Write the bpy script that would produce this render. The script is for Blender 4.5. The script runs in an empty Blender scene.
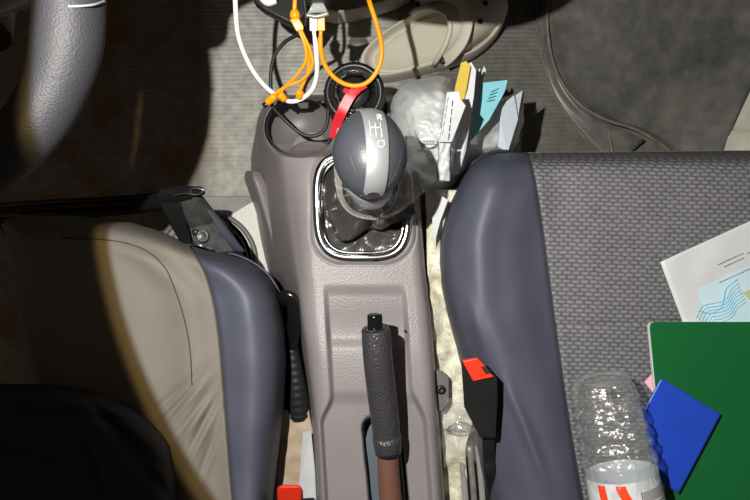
import bpy, bmesh, math, random
import numpy as np
from mathutils import Vector, Matrix, noise, Euler

random.seed(7)
SC = bpy.context.scene
COL = SC.collection
H = 1.05            # camera height above the car floor
F = 600.0           # focal length in pixels
def P(px, py, z):
    d = (H - z) / F
    return Vector(((px - 375) * d, (250 - py) * d, z))
def s2l(c):
    return tuple((v / 255 / 12.92) if v / 255 <= .04045 else ((v / 255 + .055) / 1.055) ** 2.4 for v in c)

# ------------------------------------------------------------------ materials
class NT:
    def __init__(s, name):
        s.m = bpy.data.materials.new(name); s.m.use_nodes = True
        s.t = s.m.node_tree; s.b = s.t.nodes['Principled BSDF']
        s.out = s.t.nodes['Material Output']
        s.tc = s.t.nodes.new('ShaderNodeTexCoord')
    def n(s, typ, **kw):
        nd = s.t.nodes.new(typ)
        for k, v in kw.items():
            if k in nd.inputs.keys(): nd.inputs[k].default_value = v
            else: setattr(nd, k, v)
        return nd
    def l(s, a, b): s.t.links.new(a, b)
    def mapping(s, scale=(1, 1, 1), rot=(0, 0, 0)):
        mp = s.n('ShaderNodeMapping'); mp.inputs['Scale'].default_value = scale; mp.inputs['Rotation'].default_value = rot
        s.l(s.tc.outputs['Object'], mp.inputs['Vector']); return mp.outputs[0]
    def noise(s, scale, detail=3, vec=None, rough=.5):
        nd = s.n('ShaderNodeTexNoise'); nd.inputs['Scale'].default_value = scale; nd.inputs['Detail'].default_value = detail
        nd.inputs['Roughness'].default_value = rough
        s.l(vec if vec else s.tc.outputs['Object'], nd.inputs['Vector']); return nd.outputs['Fac']
    def ramp(s, fac, stops):
        r = s.n('ShaderNodeValToRGB'); el = r.color_ramp.elements
        while len(el) < len(stops): el.new(.5)
        for e, (p, c) in zip(el, stops):
            e.position = p; e.color = (*c, 1) if len(c) == 3 else c
        s.l(fac, r.inputs[0]); return r.outputs[0]
    def mix(s, fac, a, b, typ='MIX'):
        mx = s.n('ShaderNodeMix', data_type='RGBA', blend_type=typ)
        for v, i in ((fac, 0), (a, 6), (b, 7)):
            if isinstance(v, (float, int)): mx.inputs[i].default_value = v
            elif isinstance(v, tuple): mx.inputs[i].default_value = (*v, 1)
            else: s.l(v, mx.inputs[i])
        return mx.outputs[2]
    def bump(s, h, strength=.3, dist=.001, prev=None):
        b = s.n('ShaderNodeBump'); b.inputs['Strength'].default_value = strength; b.inputs['Distance'].default_value = dist
        s.l(h, b.inputs['Height'])
        if prev: s.l(prev, b.inputs['Normal'])
        return b.outputs[0]
    def set(s, col=None, rough=.5, metal=0, nrm=None, spec=.5, **kw):
        if isinstance(col, tuple): s.b.inputs['Base Color'].default_value = (*col, 1)
        elif col is not None: s.l(col, s.b.inputs['Base Color'])
        if isinstance(rough, (int, float)): s.b.inputs['Roughness'].default_value = rough
        else: s.l(rough, s.b.inputs['Roughness'])
        s.b.inputs['Metallic'].default_value = metal
        s.b.inputs['Specular IOR Level'].default_value = spec
        if nrm is not None: s.l(nrm, s.b.inputs['Normal'])
        for k, v in kw.items(): s.b.inputs[k].default_value = v
        return s.m

MC = {}
def simple(name, rgb, rough=.5, metal=0, grain=0, gscale=900, var=.12, vscale=18, spec=.5, **kw):
    """one colour with slight mottling and a fine grain"""
    if name in MC: return MC[name]
    t = NT(name); c = s2l(rgb)
    n = t.noise(vscale, 4)
    col = t.ramp(n, [(.3, tuple(v * (1 - var) for v in c)), (.7, tuple(min(1, v * (1 + var)) for v in c))])
    nrm = None
    if grain: nrm = t.bump(t.noise(gscale, 2), grain, .0006)
    MC[name] = t.set(col, rough, metal, nrm, spec, **kw)
    return MC[name]

def m_console(name, rgb):
    t = NT(name); c = s2l(rgb)
    v = t.n('ShaderNodeTexVoronoi'); v.inputs['Scale'].default_value = 520; t.l(t.tc.outputs['Object'], v.inputs['Vector'])
    n = t.noise(9, 4)
    col = t.ramp(n, [(.3, tuple(x * .9 for x in c)), (.7, tuple(x * 1.08 for x in c))])
    return t.set(col, .42, 0, t.bump(v.outputs['Distance'], .35, .0006), .45)
def m_leather(name, rgb, scale=600, strength=.5, rough=.35):
    t = NT(name); c = s2l(rgb)
    v = t.n('ShaderNodeTexVoronoi'); v.inputs['Scale'].default_value = scale; t.l(t.tc.outputs['Object'], v.inputs['Vector'])
    nn = t.noise(scale * .5, 3)
    b = t.bump(v.outputs['Distance'], strength, .0008); b = t.bump(nn, strength, .0006, b)
    return t.set(c, rough, 0, b, .5)
def m_vinyl(name, rgb, rough=.45):
    t = NT(name); c = s2l(rgb)
    n = t.noise(700, 2); w = t.noise(14, 3)
    col = t.ramp(w, [(.3, tuple(x * .88 for x in c)), (.7, tuple(x * 1.1 for x in c))])
    b = t.bump(n, .25, .0004); b = t.bump(w, .25, .006, b)
    return t.set(col, rough, 0, b, .5)
def m_weave():
    t = NT('woven_seat_fabric')
    mp = t.mapping((1, 1, 1), (0, 0, .03))
    sx = t.n('ShaderNodeSeparateXYZ'); t.l(mp, sx.inputs[0])
    wob = t.noise(90, 2)
    def ma(op, a, b=None, c=None):
        q = t.n('ShaderNodeMath', operation=op)
        for k, v in enumerate((a, b, c)):
            if v is None: continue
            if isinstance(v, (int, float)): q.inputs[k].default_value = v
            else: t.l(v, q.inputs[k])
        return q.outputs[0]
    y = ma('ADD', ma('DIVIDE', sx.outputs[1], .0046), ma('MULTIPLY', wob, .5))
    row = ma('FLOOR', y); fy = ma('FRACT', y)
    x = ma('ADD', ma('DIVIDE', sx.outputs[0], .0098), ma('MULTIPLY', row, .5)); fx = ma('FRACT', x)
    h = ma('MULTIPLY', ma('SINE', ma('MULTIPLY', fx, math.pi)), ma('SINE', ma('MULTIPLY', fy, math.pi)))
    h = ma('POWER', h, .6)
    nn = t.noise(1200, 2); big = t.noise(120, 4)
    col = t.ramp(h, [(.05, s2l((58, 58, 63))), (.45, s2l((98, 98, 103))), (.95, s2l((134, 133, 139)))])
    col = t.mix(.35, col, t.ramp(big, [(.3, s2l((80, 80, 85))), (.7, s2l((118, 117, 122)))]))
    b = t.bump(h, .6, .0012); b = t.bump(nn, .3, .0004, b)
    return t.set(col, .7, 0, b, .3)
def m_ribfloor():
    t = NT('ribbed_rubber_floor')
    mp = t.mapping()
    w = t.n('ShaderNodeTexWave', wave_type='BANDS', bands_direction='Y'); w.inputs['Scale'].default_value = 42
    w.inputs['Distortion'].default_value = .6; w.inputs['Detail'].default_value = 1
    t.l(mp, w.inputs['Vector'])
    n = t.noise(12, 6, rough=.65); n2 = t.noise(60, 5)
    base = t.mix(.5, t.ramp(n, [(.3, s2l((150, 149, 144))), (.7, s2l((205, 203, 196)))]), t.ramp(n2, [(.35, s2l((138, 138, 136))), (.75, s2l((214, 211, 204)))]))
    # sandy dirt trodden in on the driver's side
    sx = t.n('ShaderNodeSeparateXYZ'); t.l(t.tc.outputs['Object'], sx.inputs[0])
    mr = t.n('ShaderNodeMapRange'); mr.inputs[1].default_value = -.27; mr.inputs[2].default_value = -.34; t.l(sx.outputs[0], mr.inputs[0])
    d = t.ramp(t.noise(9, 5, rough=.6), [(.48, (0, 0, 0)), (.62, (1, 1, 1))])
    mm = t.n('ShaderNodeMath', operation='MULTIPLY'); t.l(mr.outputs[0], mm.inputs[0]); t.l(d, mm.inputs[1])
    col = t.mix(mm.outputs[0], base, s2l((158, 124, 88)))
    # the centre and passenger side is a darker grey
    mr2 = t.n('ShaderNodeMapRange'); mr2.inputs[1].default_value = .0; mr2.inputs[2].default_value = .12; t.l(sx.outputs[0], mr2.inputs[0])
    col = t.mix(mr2.outputs[0], col, t.mix(.72, col, s2l((50, 48, 46))))
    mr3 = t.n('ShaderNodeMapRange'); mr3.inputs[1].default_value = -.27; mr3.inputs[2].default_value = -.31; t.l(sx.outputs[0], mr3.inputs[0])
    col = t.mix(mr3.outputs[0], col, t.mix(.6, col, s2l((96, 76, 58))))  # brown hue of the wheel's shadow painted into the driver-side floor colour
    b = t.bump(w.outputs['Fac'], .4, .0014); b = t.bump(n2, .3, .001, b)
    return t.set(col, .5, 0, b, .4)
def m_mat():
    t = NT('smooth_rubber_mat')
    n = t.noise(7, 6, rough=.6); n2 = t.noise(45, 5)
    col = t.mix(.4, t.ramp(n, [(.3, s2l((70, 70, 69))), (.72, s2l((126, 125, 121)))]), t.ramp(n2, [(.35, s2l((70, 70, 69))), (.8, s2l((136, 134, 128)))]))
    return t.set(col, .38, 0, t.bump(n2, .25, .001), .5)
def m_clear(name, tint=(1, 1, 1), opac=.06, rough=.05, milk=(235, 238, 238), bscale=60, bstr=.3, bdist=.002, spec=1.0, ior=1.5, trans=0):
    """thin clear or milky plastic film: see-through, with real gloss"""
    t = NT(name)
    tr = t.n('ShaderNodeBsdfTransparent'); tr.inputs[0].default_value = (*tint, 1)
    di = t.n('ShaderNodeBsdfDiffuse'); di.inputs[0].default_value = (*s2l(milk), 1)
    gl = t.n('ShaderNodeBsdfGlossy'); gl.inputs['Roughness'].default_value = rough; gl.inputs[0].default_value = (1, 1, 1, 1)
    lw = t.n('ShaderNodeLayerWeight'); lw.inputs[0].default_value = .5
    pw = t.n('ShaderNodeMath', operation='POWER'); pw.inputs[1].default_value = 4; t.l(lw.outputs['Facing'], pw.inputs[0])
    fr = t.n('ShaderNodeMath', operation='MULTIPLY_ADD'); fr.inputs[1].default_value = .8; fr.inputs[2].default_value = (ior - 1) * .12; t.l(pw.outputs[0], fr.inputs[0])
    b = t.bump(t.noise(bscale, 4), bstr, bdist)
    t.l(b, gl.inputs['Normal']); t.l(b, di.inputs['Normal'])
    m1 = t.n('ShaderNodeMixShader')
    op = t.n('ShaderNodeMath', operation='MULTIPLY_ADD'); op.inputs[1].default_value = .35; op.inputs[2].default_value = opac; op.use_clamp = True
    t.l(pw.outputs[0], op.inputs[0]); t.l(op.outputs[0], m1.inputs[0])
    body = di.outputs[0]
    if trans:
        tl = t.n('ShaderNodeBsdfTranslucent'); tl.inputs[0].default_value = (*s2l(milk), 1)
        ad = t.n('ShaderNodeMixShader'); ad.inputs[0].default_value = .2; t.l(body, ad.inputs[1]); t.l(tl.outputs[0], ad.inputs[2]); body = ad.outputs[0]
    t.l(tr.outputs[0], m1.inputs[1]); t.l(body, m1.inputs[2])
    m2 = t.n('ShaderNodeMixShader')
    sc = t.n('ShaderNodeMath', operation='MULTIPLY'); sc.inputs[1].default_value = spec; sc.use_clamp = True
    t.l(fr.outputs[0], sc.inputs[0]); t.l(sc.outputs[0], m2.inputs[0])
    t.l(m1.outputs[0], m2.inputs[1]); t.l(gl.outputs[0], m2.inputs[2])
    t.l(m2.outputs[0], t.out.inputs[0]); t.t.nodes.remove(t.b)
    return t.m
def m_crinkle(name, a, b_, scale=40, rough=.25):
    t = NT(name)
    n = t.noise(scale, 6, rough=.7)
    v = t.n('ShaderNodeTexVoronoi', feature='DISTANCE_TO_EDGE'); v.inputs['Scale'].default_value = scale * 1.2; t.l(t.tc.outputs['Object'], v.inputs['Vector'])
    col = t.ramp(n, [(.3, s2l(a)), (.7, s2l(b_))])
    b = t.bump(n, .8, .006); b = t.bump(v.outputs['Distance'], .5, .003, b)
    return t.set(col, rough, 0, b, .6)

M = dict(
    console=m_console('grey_grained_console_plastic', (132, 126, 129)),
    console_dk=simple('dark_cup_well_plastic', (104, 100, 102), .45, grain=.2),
    bolster=m_vinyl('navy_grey_vinyl', (72, 75, 91), .58),
    weave=m_weave(),
    taupe=simple('taupe_seat_cloth', (112, 107, 101), .8, grain=.25, gscale=1500, var=.06),
    thread=simple('dark_thread', (48, 46, 48), .8),
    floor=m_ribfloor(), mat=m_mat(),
    matlip=simple('dusty_mat_edge', (112, 108, 98), .6, grain=.3, gscale=300, var=.35, vscale=60),
    chrome=NT('chrome').set(s2l((225, 228, 235)), .13, 1),
    silver=NT('brushed_silver').set(s2l((178, 180, 186)), .42, .55),
    knob=m_leather('dark_grey_knob_plastic', (66, 69, 77), 500, .12, .42),
    boot=m_leather('black_boot_leather', (68, 66, 67), 300, .3, .27),
    grip=m_leather('black_grip_leather', (58, 57, 60), 420, .9, .34),
    wheel=m_leather('steering_wheel_leather', (44, 44, 50), 650, .3, .6),
    brown=m_leather('brown_sleeve_leather', (112, 78, 66), 500, .4, .55),
    black=simple('black_plastic', (30, 30, 31), .35, grain=.15),
    blacksoft=simple('black_rubber', (26, 26, 28), .5),
    blackgloss=simple('gloss_black_plastic', (20, 20, 22), .15),
    dash=simple('black_dashboard_plastic', (26, 25, 26), .45, grain=.3),
    garment=simple('black_cloth', (48, 49, 54), .9, grain=.4, gscale=1400),
    red=simple('red_buckle_plastic', (235, 52, 28), .35, var=.03),
    redstrap=simple('red_strap', (205, 32, 44), .4, var=.05),
    orange=simple('orange_cable', (250, 160, 12), .4, var=.04),
    white=simple('white_cable', (238, 238, 238), .35, var=.02),
    paper=simple('white_paper', (196, 199, 205), .7, var=.05, vscale=40),
    paperb=simple('bluish_white_paper', (186, 196, 208), .6, var=.05, vscale=40),
    yellow=simple('yellow_card', (196, 172, 62), .5, var=.1),
    green_p=simple('pale_green_paper', (150, 190, 150), .6),
    cyan=simple('light_blue_receipt', (128, 196, 212), .7, var=.05),
    pink=simple('pink_slip', (240, 178, 196), .7, var=.03),
    ink=simple('grey_ink', (108, 116, 130), .8),
    inkblue=simple('blue_ink', (112, 182, 212), .8),
    green=simple('green_folder_vinyl', (20, 96, 50), .38, var=.07, vscale=6, grain=.12, gscale=500),
    blue=simple('blue_booklet_vinyl', (34, 72, 190), .4, var=.05, grain=.12, gscale=600),
    clog=simple('beige_foam_clog', (212, 206, 192), .6, var=.05, grain=.15, gscale=400),
    sill=simple('cream_door_sill', (205, 204, 190), .4, var=.04),
    carpet=simple('tan_floor_carpet', (170, 152, 132), .9, grain=.6, gscale=900, var=.12),
    foam=simple('white_speckled_underlay', (220, 220, 214), .8, grain=.4, gscale=300, var=.06, vscale=150),
    greyplate=simple('grey_felt_cover', (140, 138, 138), .7, grain=.5, gscale=700, var=.1, vscale=90),
    metal=simple('dirty_bracket_metal', (84, 86, 86), .4, metal=.35, grain=.5, gscale=260, var=.35, vscale=70),
    zinc=simple('zinc_rail_metal', (150, 148, 142), .4, metal=.4, grain=.3, gscale=200, var=.25, vscale=60),
    navyside=simple('navy_side_trim', (44, 44, 58), .45, grain=.1),
    slot=simple('blue_grey_slot_liner', (92, 102, 112), .45, var=.08),
    sheet=m_crinkle('crinkled_cream_plastic', (178, 172, 146), (232, 230, 214), 45),
    bag=m_clear('milky_bag_film', opac=.62, milk=(244, 248, 250), bscale=34, bstr=.9, bdist=.004, rough=.2, spec=1.2, trans=1),
    handle=m_clear('milky_handle_film', opac=.26, milk=(236, 234, 218), bscale=30, bstr=.4, bdist=.002, rough=.2, spec=.6, trans=1),
    film=m_clear('clear_film', opac=.12, bscale=80, bstr=.5, rough=.1),
    bottle=m_clear('clear_bottle_plastic', tint=(.97, .975, .98), opac=.06, bscale=140, bstr=.8, bdist=.003, rough=.12, spec=1.0, ior=1.8),
    water=m_clear('water_surface', tint=(.9, .94, .97), opac=.10, milk=(190, 205, 215), bscale=20, bstr=.2, rough=.03),
    labelp=simple('glossy_label', (204, 207, 212), .3, var=.02),
    labelr=simple('orange_red_print', (232, 72, 34), .3, var=.03),
    labelg=simple('grey_print', (150, 150, 152), .4, var=.03),
    clearwhite=m_clear('clear_charger_plastic', tint=(.9, .92, .92), opac=.35, milk=(225, 232, 230), bscale=90, bstr=.8, rough=.1),
)

# ------------------------------------------------------------------ mesh helpers
def world_of(o):
    v = Vector((0, 0, 0))
    while o is not None: v = v + o.location; o = o.parent
    return v
def link_mesh(name, verts, faces, mat, parent=None, smooth=True, sub=0, solid=0, bevel=0, own_origin=True, autosmooth=None):
    verts = [Vector(v) for v in verts]
    if parent is not None: off = world_of(parent)
    elif own_origin:
        off = Vector((sum(v.x for v in verts) / len(verts), sum(v.y for v in verts) / len(verts), min(v.z for v in verts)))
    else: off = Vector((0, 0, 0))
    me = bpy.data.meshes.new(name); me.from_pydata([tuple(v - off) for v in verts], [], faces)
    bm = bmesh.new(); bm.from_mesh(me); bmesh.ops.recalc_face_normals(bm, faces=bm.faces)
    if any(e.is_boundary for e in bm.edges):        # open sheet: its outer side looks up
        if sum(fc.normal.z * fc.calc_area() for fc in bm.faces) < 0: bmesh.ops.reverse_faces(bm, faces=bm.faces)
    bm.to_mesh(me); bm.free()
    for p in me.polygons: p.use_smooth = smooth
    me.materials.append(mat)
    o = bpy.data.objects.new(name, me); COL.objects.link(o)
    if parent is not None: o.parent = parent
    else: o.location = off
    if solid:
        md = o.modifiers.new('solid', 'SOLIDIFY'); md.thickness = solid; md.offset = -1
    if bevel:
        md = o.modifiers.new('bevel', 'BEVEL'); md.width = bevel; md.segments = 3; md.limit_method = 'ANGLE'; md.angle_limit = math.radians(35)
        if smooth: o.modifiers.new('wn', 'WEIGHTED_NORMAL')
    if sub:
        md = o.modifiers.new('sub', 'SUBSURF'); md.levels = sub; md.render_levels = sub
    return o
def tag(o, label=None, cat=None, group=None, kind=None):
    for k, v in (('label', label), ('category', cat), ('group', group), ('kind', kind)):
        if v: o[k] = v
    return o
def empty(name, loc, label, cat, group=None):
    o = bpy.data.objects.new(name, None); o.location = loc; o.empty_display_size = .02; COL.objects.link(o)
    return tag(o, label, cat, group)
def ip(pts, x):
    """smooth monotone interpolation through (x, y) points"""
    xs = [p[0] for p in pts]
    if x <= xs[0]: return pts[0][1]
    if x >= xs[-1]: return pts[-1][1]
    i = max(j for j in range(len(xs)) if xs[j] <= x); i = min(i, len(xs) - 2)
    h = xs[i + 1] - xs[i]; t = (x - xs[i]) / h
    d = (pts[i + 1][1] - pts[i][1]) / h
    def slope(j):
        if j <= 0 or j >= len(pts) - 1: return None
        a = (pts[j][1] - pts[j - 1][1]) / (xs[j] - xs[j - 1]); b = (pts[j + 1][1] - pts[j][1]) / (xs[j + 1] - xs[j])
        return 0 if a * b <= 0 else 2 * a * b / (a + b)
    m0, m1 = slope(i), slope(i + 1)
    if m0 is None: m0 = d
    if m1 is None: m1 = d
    return (pts[i][1] * (2 * t ** 3 - 3 * t * t + 1) + h * m0 * (t ** 3 - 2 * t * t + t) + pts[i + 1][1] * (3 * t * t - 2 * t ** 3) + h * m1 * (t ** 3 - t * t))
def spline(pts, n=8, closed=False):
    pts = [Vector(p) for p in pts]; out = []; N = len(pts)
    rng = range(N if closed else N - 1)
    for i in rng:
        if closed: p0, p1, p2, p3 = (pts[(i + k) % N] for k in (-1, 0, 1, 2))
        else:
            p1, p2 = pts[i], pts[i + 1]
            p0 = pts[i - 1] if i > 0 else p1 * 2 - p2
            p3 = pts[i + 2] if i + 2 < N else p2 * 2 - p1
        for k in range(n):
            t = k / n
            out.append(.5 * ((2 * p1) + (p2 - p0) * t + (2 * p0 - 5 * p1 + 4 * p2 - p3) * t * t + (3 * p1 - p0 - 3 * p2 + p3) * t ** 3))
    if not closed: out.append(pts[-1])
    return out
def grid_faces(nr, nc, wrap=False, off=0):
    f = []
    for i in range(nr - 1):
        for j in range(nc if wrap else nc - 1):
            k = (j + 1) % nc
            f.append((off + i * nc + j, off + i * nc + k, off + (i + 1) * nc + k, off + (i + 1) * nc + j))
    return f
def tube_data(path, rad, seg=14, closed=False, aspect=1.0, cap=True, up=None):
    path = [Vector(p) for p in path]; N = len(path); verts = []
    rads = rad if isinstance(rad, (list, tuple)) else [rad] * N
    if len(rads) != N:
        rr = rads; rads = []
        for i in range(N):
            t = i / (N - 1) * (len(rr) - 1); a = int(t); b = min(a + 1, len(rr) - 1); rads.append(rr[a] + (rr[b] - rr[a]) * (t - a))
    nrm = None
    for i in range(N):
        if closed: tg = path[(i + 1) % N] - path[i - 1]
        else: tg = path[min(i + 1, N - 1)] - path[max(i - 1, 0)]
        tg.normalize()
        if nrm is None:
            u = Vector(up) if up else (Vector((0, 0, 1)) if abs(tg.z) < .9 else Vector((0, 1, 0)))
            nrm = (u - tg * u.dot(tg)).normalized()
        else: nrm = (nrm - tg * nrm.dot(tg)).normalized()
        bn = tg.cross(nrm)
        for k in range(seg):
            a = 2 * math.pi * k / seg
            verts.append(path[i] + nrm * math.sin(a) * rads[i] * aspect + bn * math.cos(a) * rads[i])
    f = grid_faces(N, seg, True)
    if closed:
        for j in range(seg): f.append(((N - 1) * seg + j, (N - 1) * seg + (j + 1) % seg, (j + 1) % seg, j))
    elif cap:
        f.append(tuple(range(seg))); f.append(tuple((N - 1) * seg + j for j in range(seg)))
    return verts, f
def tube(name, pts, rad, mat, parent=None, n=8, seg=14, closed=False, aspect=1.0, sm=True, **kw):
    path = spline(pts, n, closed) if n > 1 else pts
    v, f = tube_data(path, rad, seg, closed, aspect)
    o = link_mesh(name, v, f, mat, parent, **kw)
    if not closed:
        for p in o.data.polygons:
            if len(p.vertices) > 4: p.use_smooth = False
    return o
def slab(name, poly, thick, mat, parent=None, bevel=0, smooth=False, **kw):
    """poly: world points of the upper face; thickness goes down"""
    poly = [Vector(p) for p in poly]; n = len(poly)
    v = poly + [p - Vector((0, 0, thick)) for p in poly]
    f = [tuple(range(n)), tuple(range(2 * n - 1, n - 1, -1))] + [(i, (i + 1) % n, n + (i + 1) % n, n + i) for i in range(n)]
    return link_mesh(name, v, f, mat, parent, smooth=smooth, bevel=bevel, **kw)
def pslab(name, pts, z, thick, mat, parent=None, **kw):
    return slab(name, [P(p[0], p[1], p[2] if len(p) > 2 else z) for p in pts], thick, mat, parent, **kw)
def hull(name, pts, mat, parent=None, bevel=.002, sub=0):
    bm = bmesh.new()
    for p in pts: bm.verts.new(p)
    r = bmesh.ops.convex_hull(bm, input=bm.verts)
    bmesh.ops.delete(bm, geom=[g for g in r['geom_interior'] if isinstance(g, bmesh.types.BMVert)], context='VERTS')
    bmesh.ops.dissolve_limit(bm, angle_limit=.02, verts=bm.verts, edges=bm.edges)
    bm.verts.ensure_lookup_table(); bm.verts.index_update()
    v = [x.co.copy() for x in bm.verts]; f = [tuple(q.index for q in fc.verts) for fc in bm.faces]; bm.free()
    return link_mesh(name, v, f, mat, parent, bevel=bevel, smooth=True)
def lathe_data(profile, mtx, seg=40):
    v = []
    for r, h in profile:
        for k in range(seg):
            a = 2 * math.pi * k / seg; v.append(mtx @ Vector((r * math.cos(a), r * math.sin(a), h)))
    f = grid_faces(len(profile), seg, True)
    f.append(tuple(range(seg))); f.append(tuple((len(profile) - 1) * seg + j for j in range(seg)))
    return v, f
def lathe(name, profile, mtx, mat, parent=None, seg=40, **kw):
    v, f = lathe_data(profile, mtx, seg)
    return link_mesh(name, v, f, mat, parent, **kw)
def nz(x, y, z=0, s=1): return noise.noise(Vector((x * s, y * s, z)))
def sst(a, b, x):
    t = max(0, min(1, (x - a) / (b - a))); return t * t * (3 - 2 * t)
def T(v): return Matrix.Translation(v)
def axis_matrix(origin, direction, side=(1, 0, 0)):
    z = Vector(direction).normalized(); x = Vector(side); x = (x - z * x.dot(z)).normalized(); y = z.cross(x)
    m = Matrix((x, y, z)).transposed().to_4x4(); m.translation = origin; return m

# ------------------------------------------------------------------ the setting
def build_floor():
    xs = np.linspace(-.95, .95, 96); ys = np.linspace(-.62, .95, 80); v = []
    for y in ys:
        for x in xs:
            v.append((x, y, .035 * math.exp(-((x + .02) / .14) ** 2) * sst(.45, .1, y) + .0025 * nz(x, y, 0, 9)))
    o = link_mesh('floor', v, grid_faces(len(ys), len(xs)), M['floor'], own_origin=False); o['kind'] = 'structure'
    # the bulkhead the footwells end in, well ahead of the frame
    v = [(-.95, .93, -.02), (.95, .93, -.02), (.95, 1.0, .5), (-.95, 1.0, .5)]
    o = link_mesh('wall_front', v, [(0, 1, 2, 3)], M['dash'], smooth=False, solid=.01); o['kind'] = 'structure'
build_floor()

# door sill at the right edge
def build_sill():
    v = []
    path = [(.565, -.5), (.585, .12), (.62, .21), (.66, .30), (.72, .42), (.8, .6)]
    prof = [(-.028, .0), (-.024, .03), (-.012, .045), (.0, .048), (.018, .048), (.02, .052), (.09, .056), (.11, .03), (.11, 0)]
    ys = [p[1] for p in path]
    rows = spline([(x, y, 0) for x, y in path], 6)
    for r in rows:
        for dx, z in prof: v.append((r.x + dx, r.y, z))
    o = link_mesh('trim_1', v, grid_faces(len(rows), len(prof)), M['sill']); o['kind'] = 'structure'
build_sill()

def dashboard():
    # underside edge of the dashboard, just ahead of the frame; the driver looks down past it
    r = empty('dashboard', (0, .4, .5), 'black dashboard underside hanging over the footwells at the top edge', 'dashboard')
    edge = [(-.95, .36), (-.5, .30), (-.33, .235), (-.22, .222), (-.194, .226), (-.188, .248), (-.166, .260), (-.13, .262), (-.10, .250), (.0, .237), (.05, .243), (.085, .262), (.12, .30), (.17, .345), (.3, .37), (.6, .37), (.95, .37)]  # unseen outline, shaped so its shadow falls across the footwell
    e = spline([(x, y, 0) for x, y in edge], 5)
    prof = [(.5, .56), (.012, .55), (0, .556), (-.004, .57), (-.002, .60), (.01, .68), (.05, .78), (.16, .84), (.3, .86), (.5, .84), (.5, .56)]
    v = [(p.x, p.y + dy, z) for p in e for dy, z in prof]
    link_mesh('dashboard_shell', v, grid_faces(len(e), len(prof)), M['dash'], r)
    # lower lip that shows behind the cables
    pts = [(250, -12), (254, 2), (262, 9), (275, 16), (291, 24), (297, 26), (304, 16), (312, 4), (318, -12)]
    pslab('lower_lip', pts, .27, .02, M['dash'], r, bevel=.004)
    hull('centre_stack', [(x, y, z) for x in (-.12, -.01) for y, z in ((.335, .31), (.335, .6), (.45, .31), (.45, .6))], M['dash'], r, bevel=.008)
    tube('lip_edge_clip', [P(262, -2, .275), P(268, 2.5, .275), P(276, 0, .275)], .005, M['white'], r, seg=10)
    # steering column
    tube('steering_column', [(-.33, .17, .60), (-.33, .30, .58), (-.33, .5, .55)], [.05, .055, .06], M['dash'], r, seg=20)
    return r
dashboard()

def steering_wheel():
    r = empty('steering_wheel', (-.365, .165, .58), 'dark grey leather steering wheel rim with a silver spoke joint', 'steering wheel')
    pts = []; rads = []
    N = 28
    for i in range(N):
        a = 2 * math.pi * i / N
        # superellipse-like ring in the wheel's own plane
        c, s = math.cos(a), math.sin(a); e = 2.15
        k = (abs(c) ** e + abs(s) ** e) ** (-1 / e)
        X = -.365 + .146 * c * k; Y = .181 + .138 * s * k; Z = .62 + .10 * (Y - .172)
        pts.append((X, Y, Z)); rads.append(.0205 + .0042 * max(0, c) ** 2 * (1 if s > -.35 else .4))
    path = spline(pts, 6, True); rr = []
    for i in range(len(path)):
        t = i / 6; a = int(t) % N; b = (a + 1) % N; rr.append(rads[a] + (rads[b] - rads[a]) * (t - int(t)))
    v, f = tube_data(path, rr, 22, True)
    link_mesh('rim', v, f, M['wheel'], r)
    # inner thumb seam and the silver ring where the spoke meets the rim
    v, f = tube_data([p for p in spline([P(31, 2, .620), P(45, 5.5, .634), P(68, 6.5, .641), P(92, 5, .634), P(105, 1, .62)], 8)], .0009, 8)
    link_mesh('joint_ring', v, f, M['silver'], r)
    hub = [(.055, -.012), (.052, .004), (.04, .014), (.02, .018), (.001, .019)]
    lathe('airbag_pad', [(.001, -.02), (.05, -.02)] + hub, Matrix.Translation((-.365, .175, .605)) @ Matrix.Rotation(.14, 4, 'X'), M['dash'], r)
    for a in (math.radians(12), math.radians(168), math.radians(270)):
        p0 = Vector((-.365 + .04 * math.cos(a), .175 + .04 * math.sin(a), .60)); p1 = Vector((-.3645 + .15 * math.cos(a), .172 + .15 * math.sin(a), .615 + .14 * .15 * math.sin(a)))
        tube('spoke', [p0, (p0 + p1) / 2 - Vector((0, 0, .006)), p1], [.022, .017, .016], M['silver'], r, seg=14, aspect=.4)
steering_wheel()

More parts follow.
